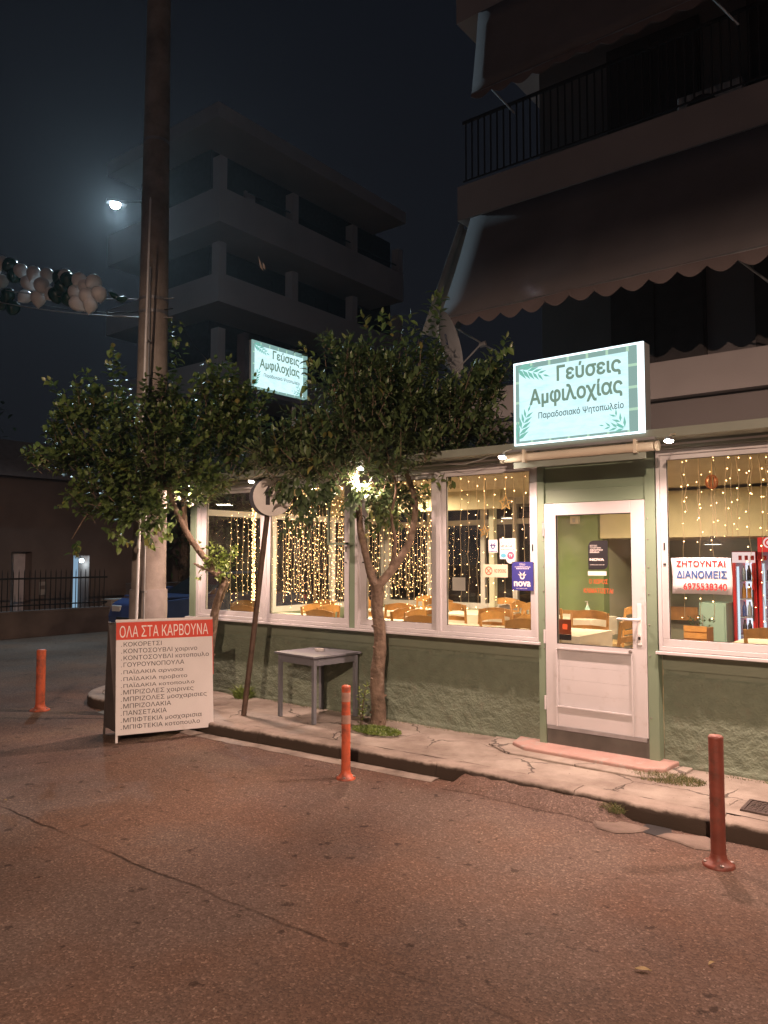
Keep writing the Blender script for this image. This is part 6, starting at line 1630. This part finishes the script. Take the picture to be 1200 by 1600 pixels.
dr = MB().box(HX-.5, HX-.46, da0, da0+(da1-da0)*.45, .35, zt_).build('pale_door', mat('lit_door_leaf', (.6, .62, .62), .6), t)
for k in range(3): MB().box(HX-.459, HX-.45, da0+.04, da0+(da1-da0)*.42, .45+k*.48, .85+k*.48).build('door_panel', M['house_door'], dr)
MB().prism([(HX+.4,3.9),(HX-1.5,5.1),(HX-3.4,3.9)], 2.8, 16.2, to=lambda u,w,y: (u, y, w)).build('roof', M['tile'], t)
ld = bpy.data.lights.new('porch_light', 'POINT'); ld.energy = 14; ld.color = (.6, .85, 1); ld.shadow_soft_size = .06
lo = bpy.data.objects.new('porch_light', ld); COL.objects.link(lo); lo.location = (HX-.2, (da0+da1)/2+.05, zt_-.18)
pl = thing('porch_lamp', 'small glowing lamp in the lit doorway of the old house', 'lamp', (HX-.2, (da0+da1)/2+.12, zt_-.15))
MB().lathe([(.03,-.05),(.06,-.02),(.06,.04),(.02,.06)], tuple(pl.location), 12).build('globe', emis('porch_globe', (.7, .9, 1), 12), pl, smooth=True)
MB().tube([tuple(pl.location+Vector((0,0,.05))), tuple(pl.location+Vector((-.1,0,.15)))], .01, 5).build('arm', M['iron'], pl)
a = (-19.900,10.571,1.101); pt = thing('wall_plate', 'small pale notice plate on the dark house wall', 'plate', a)
MB().box(a[0]-.0, a[0]+.02, a[1]-.02, a[1]+.17, a[2]-.30, a[2]+.05).build('plate', M['pier'], pt); MB().box(a[0]+.021, a[0]+.024, a[1]+.02, a[1]+.13, a[2]-.15, a[2]-.05).build('print', M['house'], pt)
# dark trees behind the wall
def far_tree(loc, H, R_, seed, label):
    t = thing('dark_tree', label, 'tree', loc, 'dark trees beyond the side street')
    x, y, z = loc; r = random.Random(seed)
    MB().tube([(x,y,z),(x+.1,y,z+H*.3),(x,y+.1,z+H*.6)], [.18,.13,.06], 8).build('trunk', M['bark'], t)
    mb = MB()
    for _ in range(2600):
        while True:
            q = Vector((r.uniform(-1,1), r.uniform(-1,1), r.uniform(-1,1)))
            if q.length < 1: break
        n_ = 1+.5*fbm(q.x*2+seed, q.y*2, q.z*2, 2)
        p = Vector((x, y, z+H*.62))+Vector((q.x*R_*n_, q.y*R_*n_, q.z*H*.38*n_))
        leaf(mb, p, Vector((r.uniform(-1,1), r.uniform(-1,1), r.uniform(-.8,.6))), Vector((0,0,1)), .22, .06, r.random()*.8)
    mb.build('foliage', M['leaf_dark'], t, kind='stuff')
far_tree((-24.5, 8.5, 0), 8.0, 2.8, 1, 'dark leafy tree rising behind the old house at the far left')
far_tree((-19.0, 14.5, 0), 6.5, 2.2, 2, 'dark leafy tree beside the balcony block behind the utility pole')
far_tree((-20.5, 4.8, 0), 6.0, 2.0, 3, 'dark leafy tree at the left edge beyond the garden wall')
# distant street frontage so the side street closes
t = thing('far_house', 'dark plain house closing the side street behind the utility pole', 'house', (-14, 34, 0))
MB().box(-20, -6, 34, 40, 0, 7).build('wall', M['house'], t); MB().box(-20.3, -5.7, 33.8, 40.2, 7, 7.2).build('roof', M['tile'], t)
for x in (-18, -15, -12, -9): MB().box(x, x+1, 33.95, 33.999, 1, 2.6).box(x, x+1, 33.95, 33.999, 4, 5.5).build('window', M['dark_glass'], t)

# blue car parked in the side street
cc = Vector((-13.15, 10.9, 0)); ca = math.radians(88)
t = thing('parked_car', 'blue hatchback parked in the side street behind the utility pole', 'car')
prof = [(-2.0,.35),(-2.03,.62),(-1.95,.88),(-1.75,.97),(-1.0,1.02),(-.55,1.05),(0.1,1.08),(1.2,1.06),(1.85,1.0),(2.0,.8),(2.02,.4),(1.9,.28),(-1.9,.28)]
def body(prof, hw, hw_top, zlo, zhi, mb):
    n = len(prof); m = len(mb.v)
    for s in (-1, 1):
        for (x, z) in prof:
            k = (z-zlo)/(zhi-zlo); w = hw+(hw_top-hw)*max(0, min(1, k))**2; mb.v.append((x, s*w, z))
    mb.f.append(tuple(m+i for i in range(n))); mb.f.append(tuple(m+n+i for i in reversed(range(n))))
    for i in range(n): mb.f.append((m+i, m+n+i, m+n+(i+1) % n, m+(i+1) % n))
    return mb
body(prof, .84, .78, .3, 1.08, MB()).build('body', M['blue_car'], t, bevel=.04, local=True)
cab = [(-.75,1.04),(-.15,1.42),(.3,1.47),(1.2,1.44),(1.75,1.05)]
body(cab, .74, .58, 1.04, 1.47, MB()).build('cabin_glass', M['dark_glass'], t, bevel=.02, local=True)
MB().box(-.12, 1.25, -.585, .585, 1.44, 1.485).build('roof_panel', M['blue_car'], t, bevel=.02, local=True)
MB().box(-1.72, -.62, -.74, .74, 1.0, 1.035).build('bonnet', M['blue_car'], t, bevel=.015, local=True)
for x in (-1.25, 1.25):
    for s in (-1, 1):
        q = Matrix.Rotation(math.radians(90), 3, 'X')
        w = MB().lathe([(.18,-.09),(.30,-.10),(.31,-.06),(.31,.06),(.30,.10),(.18,.09)], (x, s*.78, .31), 20, q).build('wheel', M['rubber'], t, smooth=True, local=True)
        MB().lathe([(.19,-.08),(.17,0),(.19,.08)], (x, s*.785, .31), 14, q).build('rim', M['chrome'], w, local=True)
for s in (-1, 1):
    MB().box(-2.0, -1.86, s*.58-.16, s*.58+.16, .70, .84).build('headlight', M['lampglass'], t, bevel=.02, local=True)
    MB().box(1.95, 2.02, s*.66-.1, s*.66+.1, .75, .95).build('tail_light', M['fridge_red'], t, local=True)
MB().box(-2.06, -1.97, -.45, .45, .42, .62).build('grille', M['seal'], t, local=True)
for s in (-1, 1): MB().box(-.62, -.48, s*.86-.06, s*.86+.06, 1.05, 1.17).build('mirror', M['blue_car'], t, bevel=.02, local=True)
t.location = cc; t.rotation_euler = (0, 0, ca)

# ------------------------------------------------------------------ thin volume added to stand in for lens glow round the lamps
if HAZE > 0:
    hz = MB().box(-60, 30, -24, 50, -1.0, 22).build('glow_haze', None)
    hz['kind'] = 'stuff'
    m, nt, out = _new('glow_haze_mat'); v = nt.nodes.new('ShaderNodeVolumePrincipled')
    v.inputs['Density'].default_value = HAZE; v.inputs['Color'].default_value = (.9, .95, 1, 1); v.inputs['Anisotropy'].default_value = .72
    nt.links.new(v.outputs[0], out.inputs['Volume']); hz.data.materials.clear(); hz.data.materials.append(m)
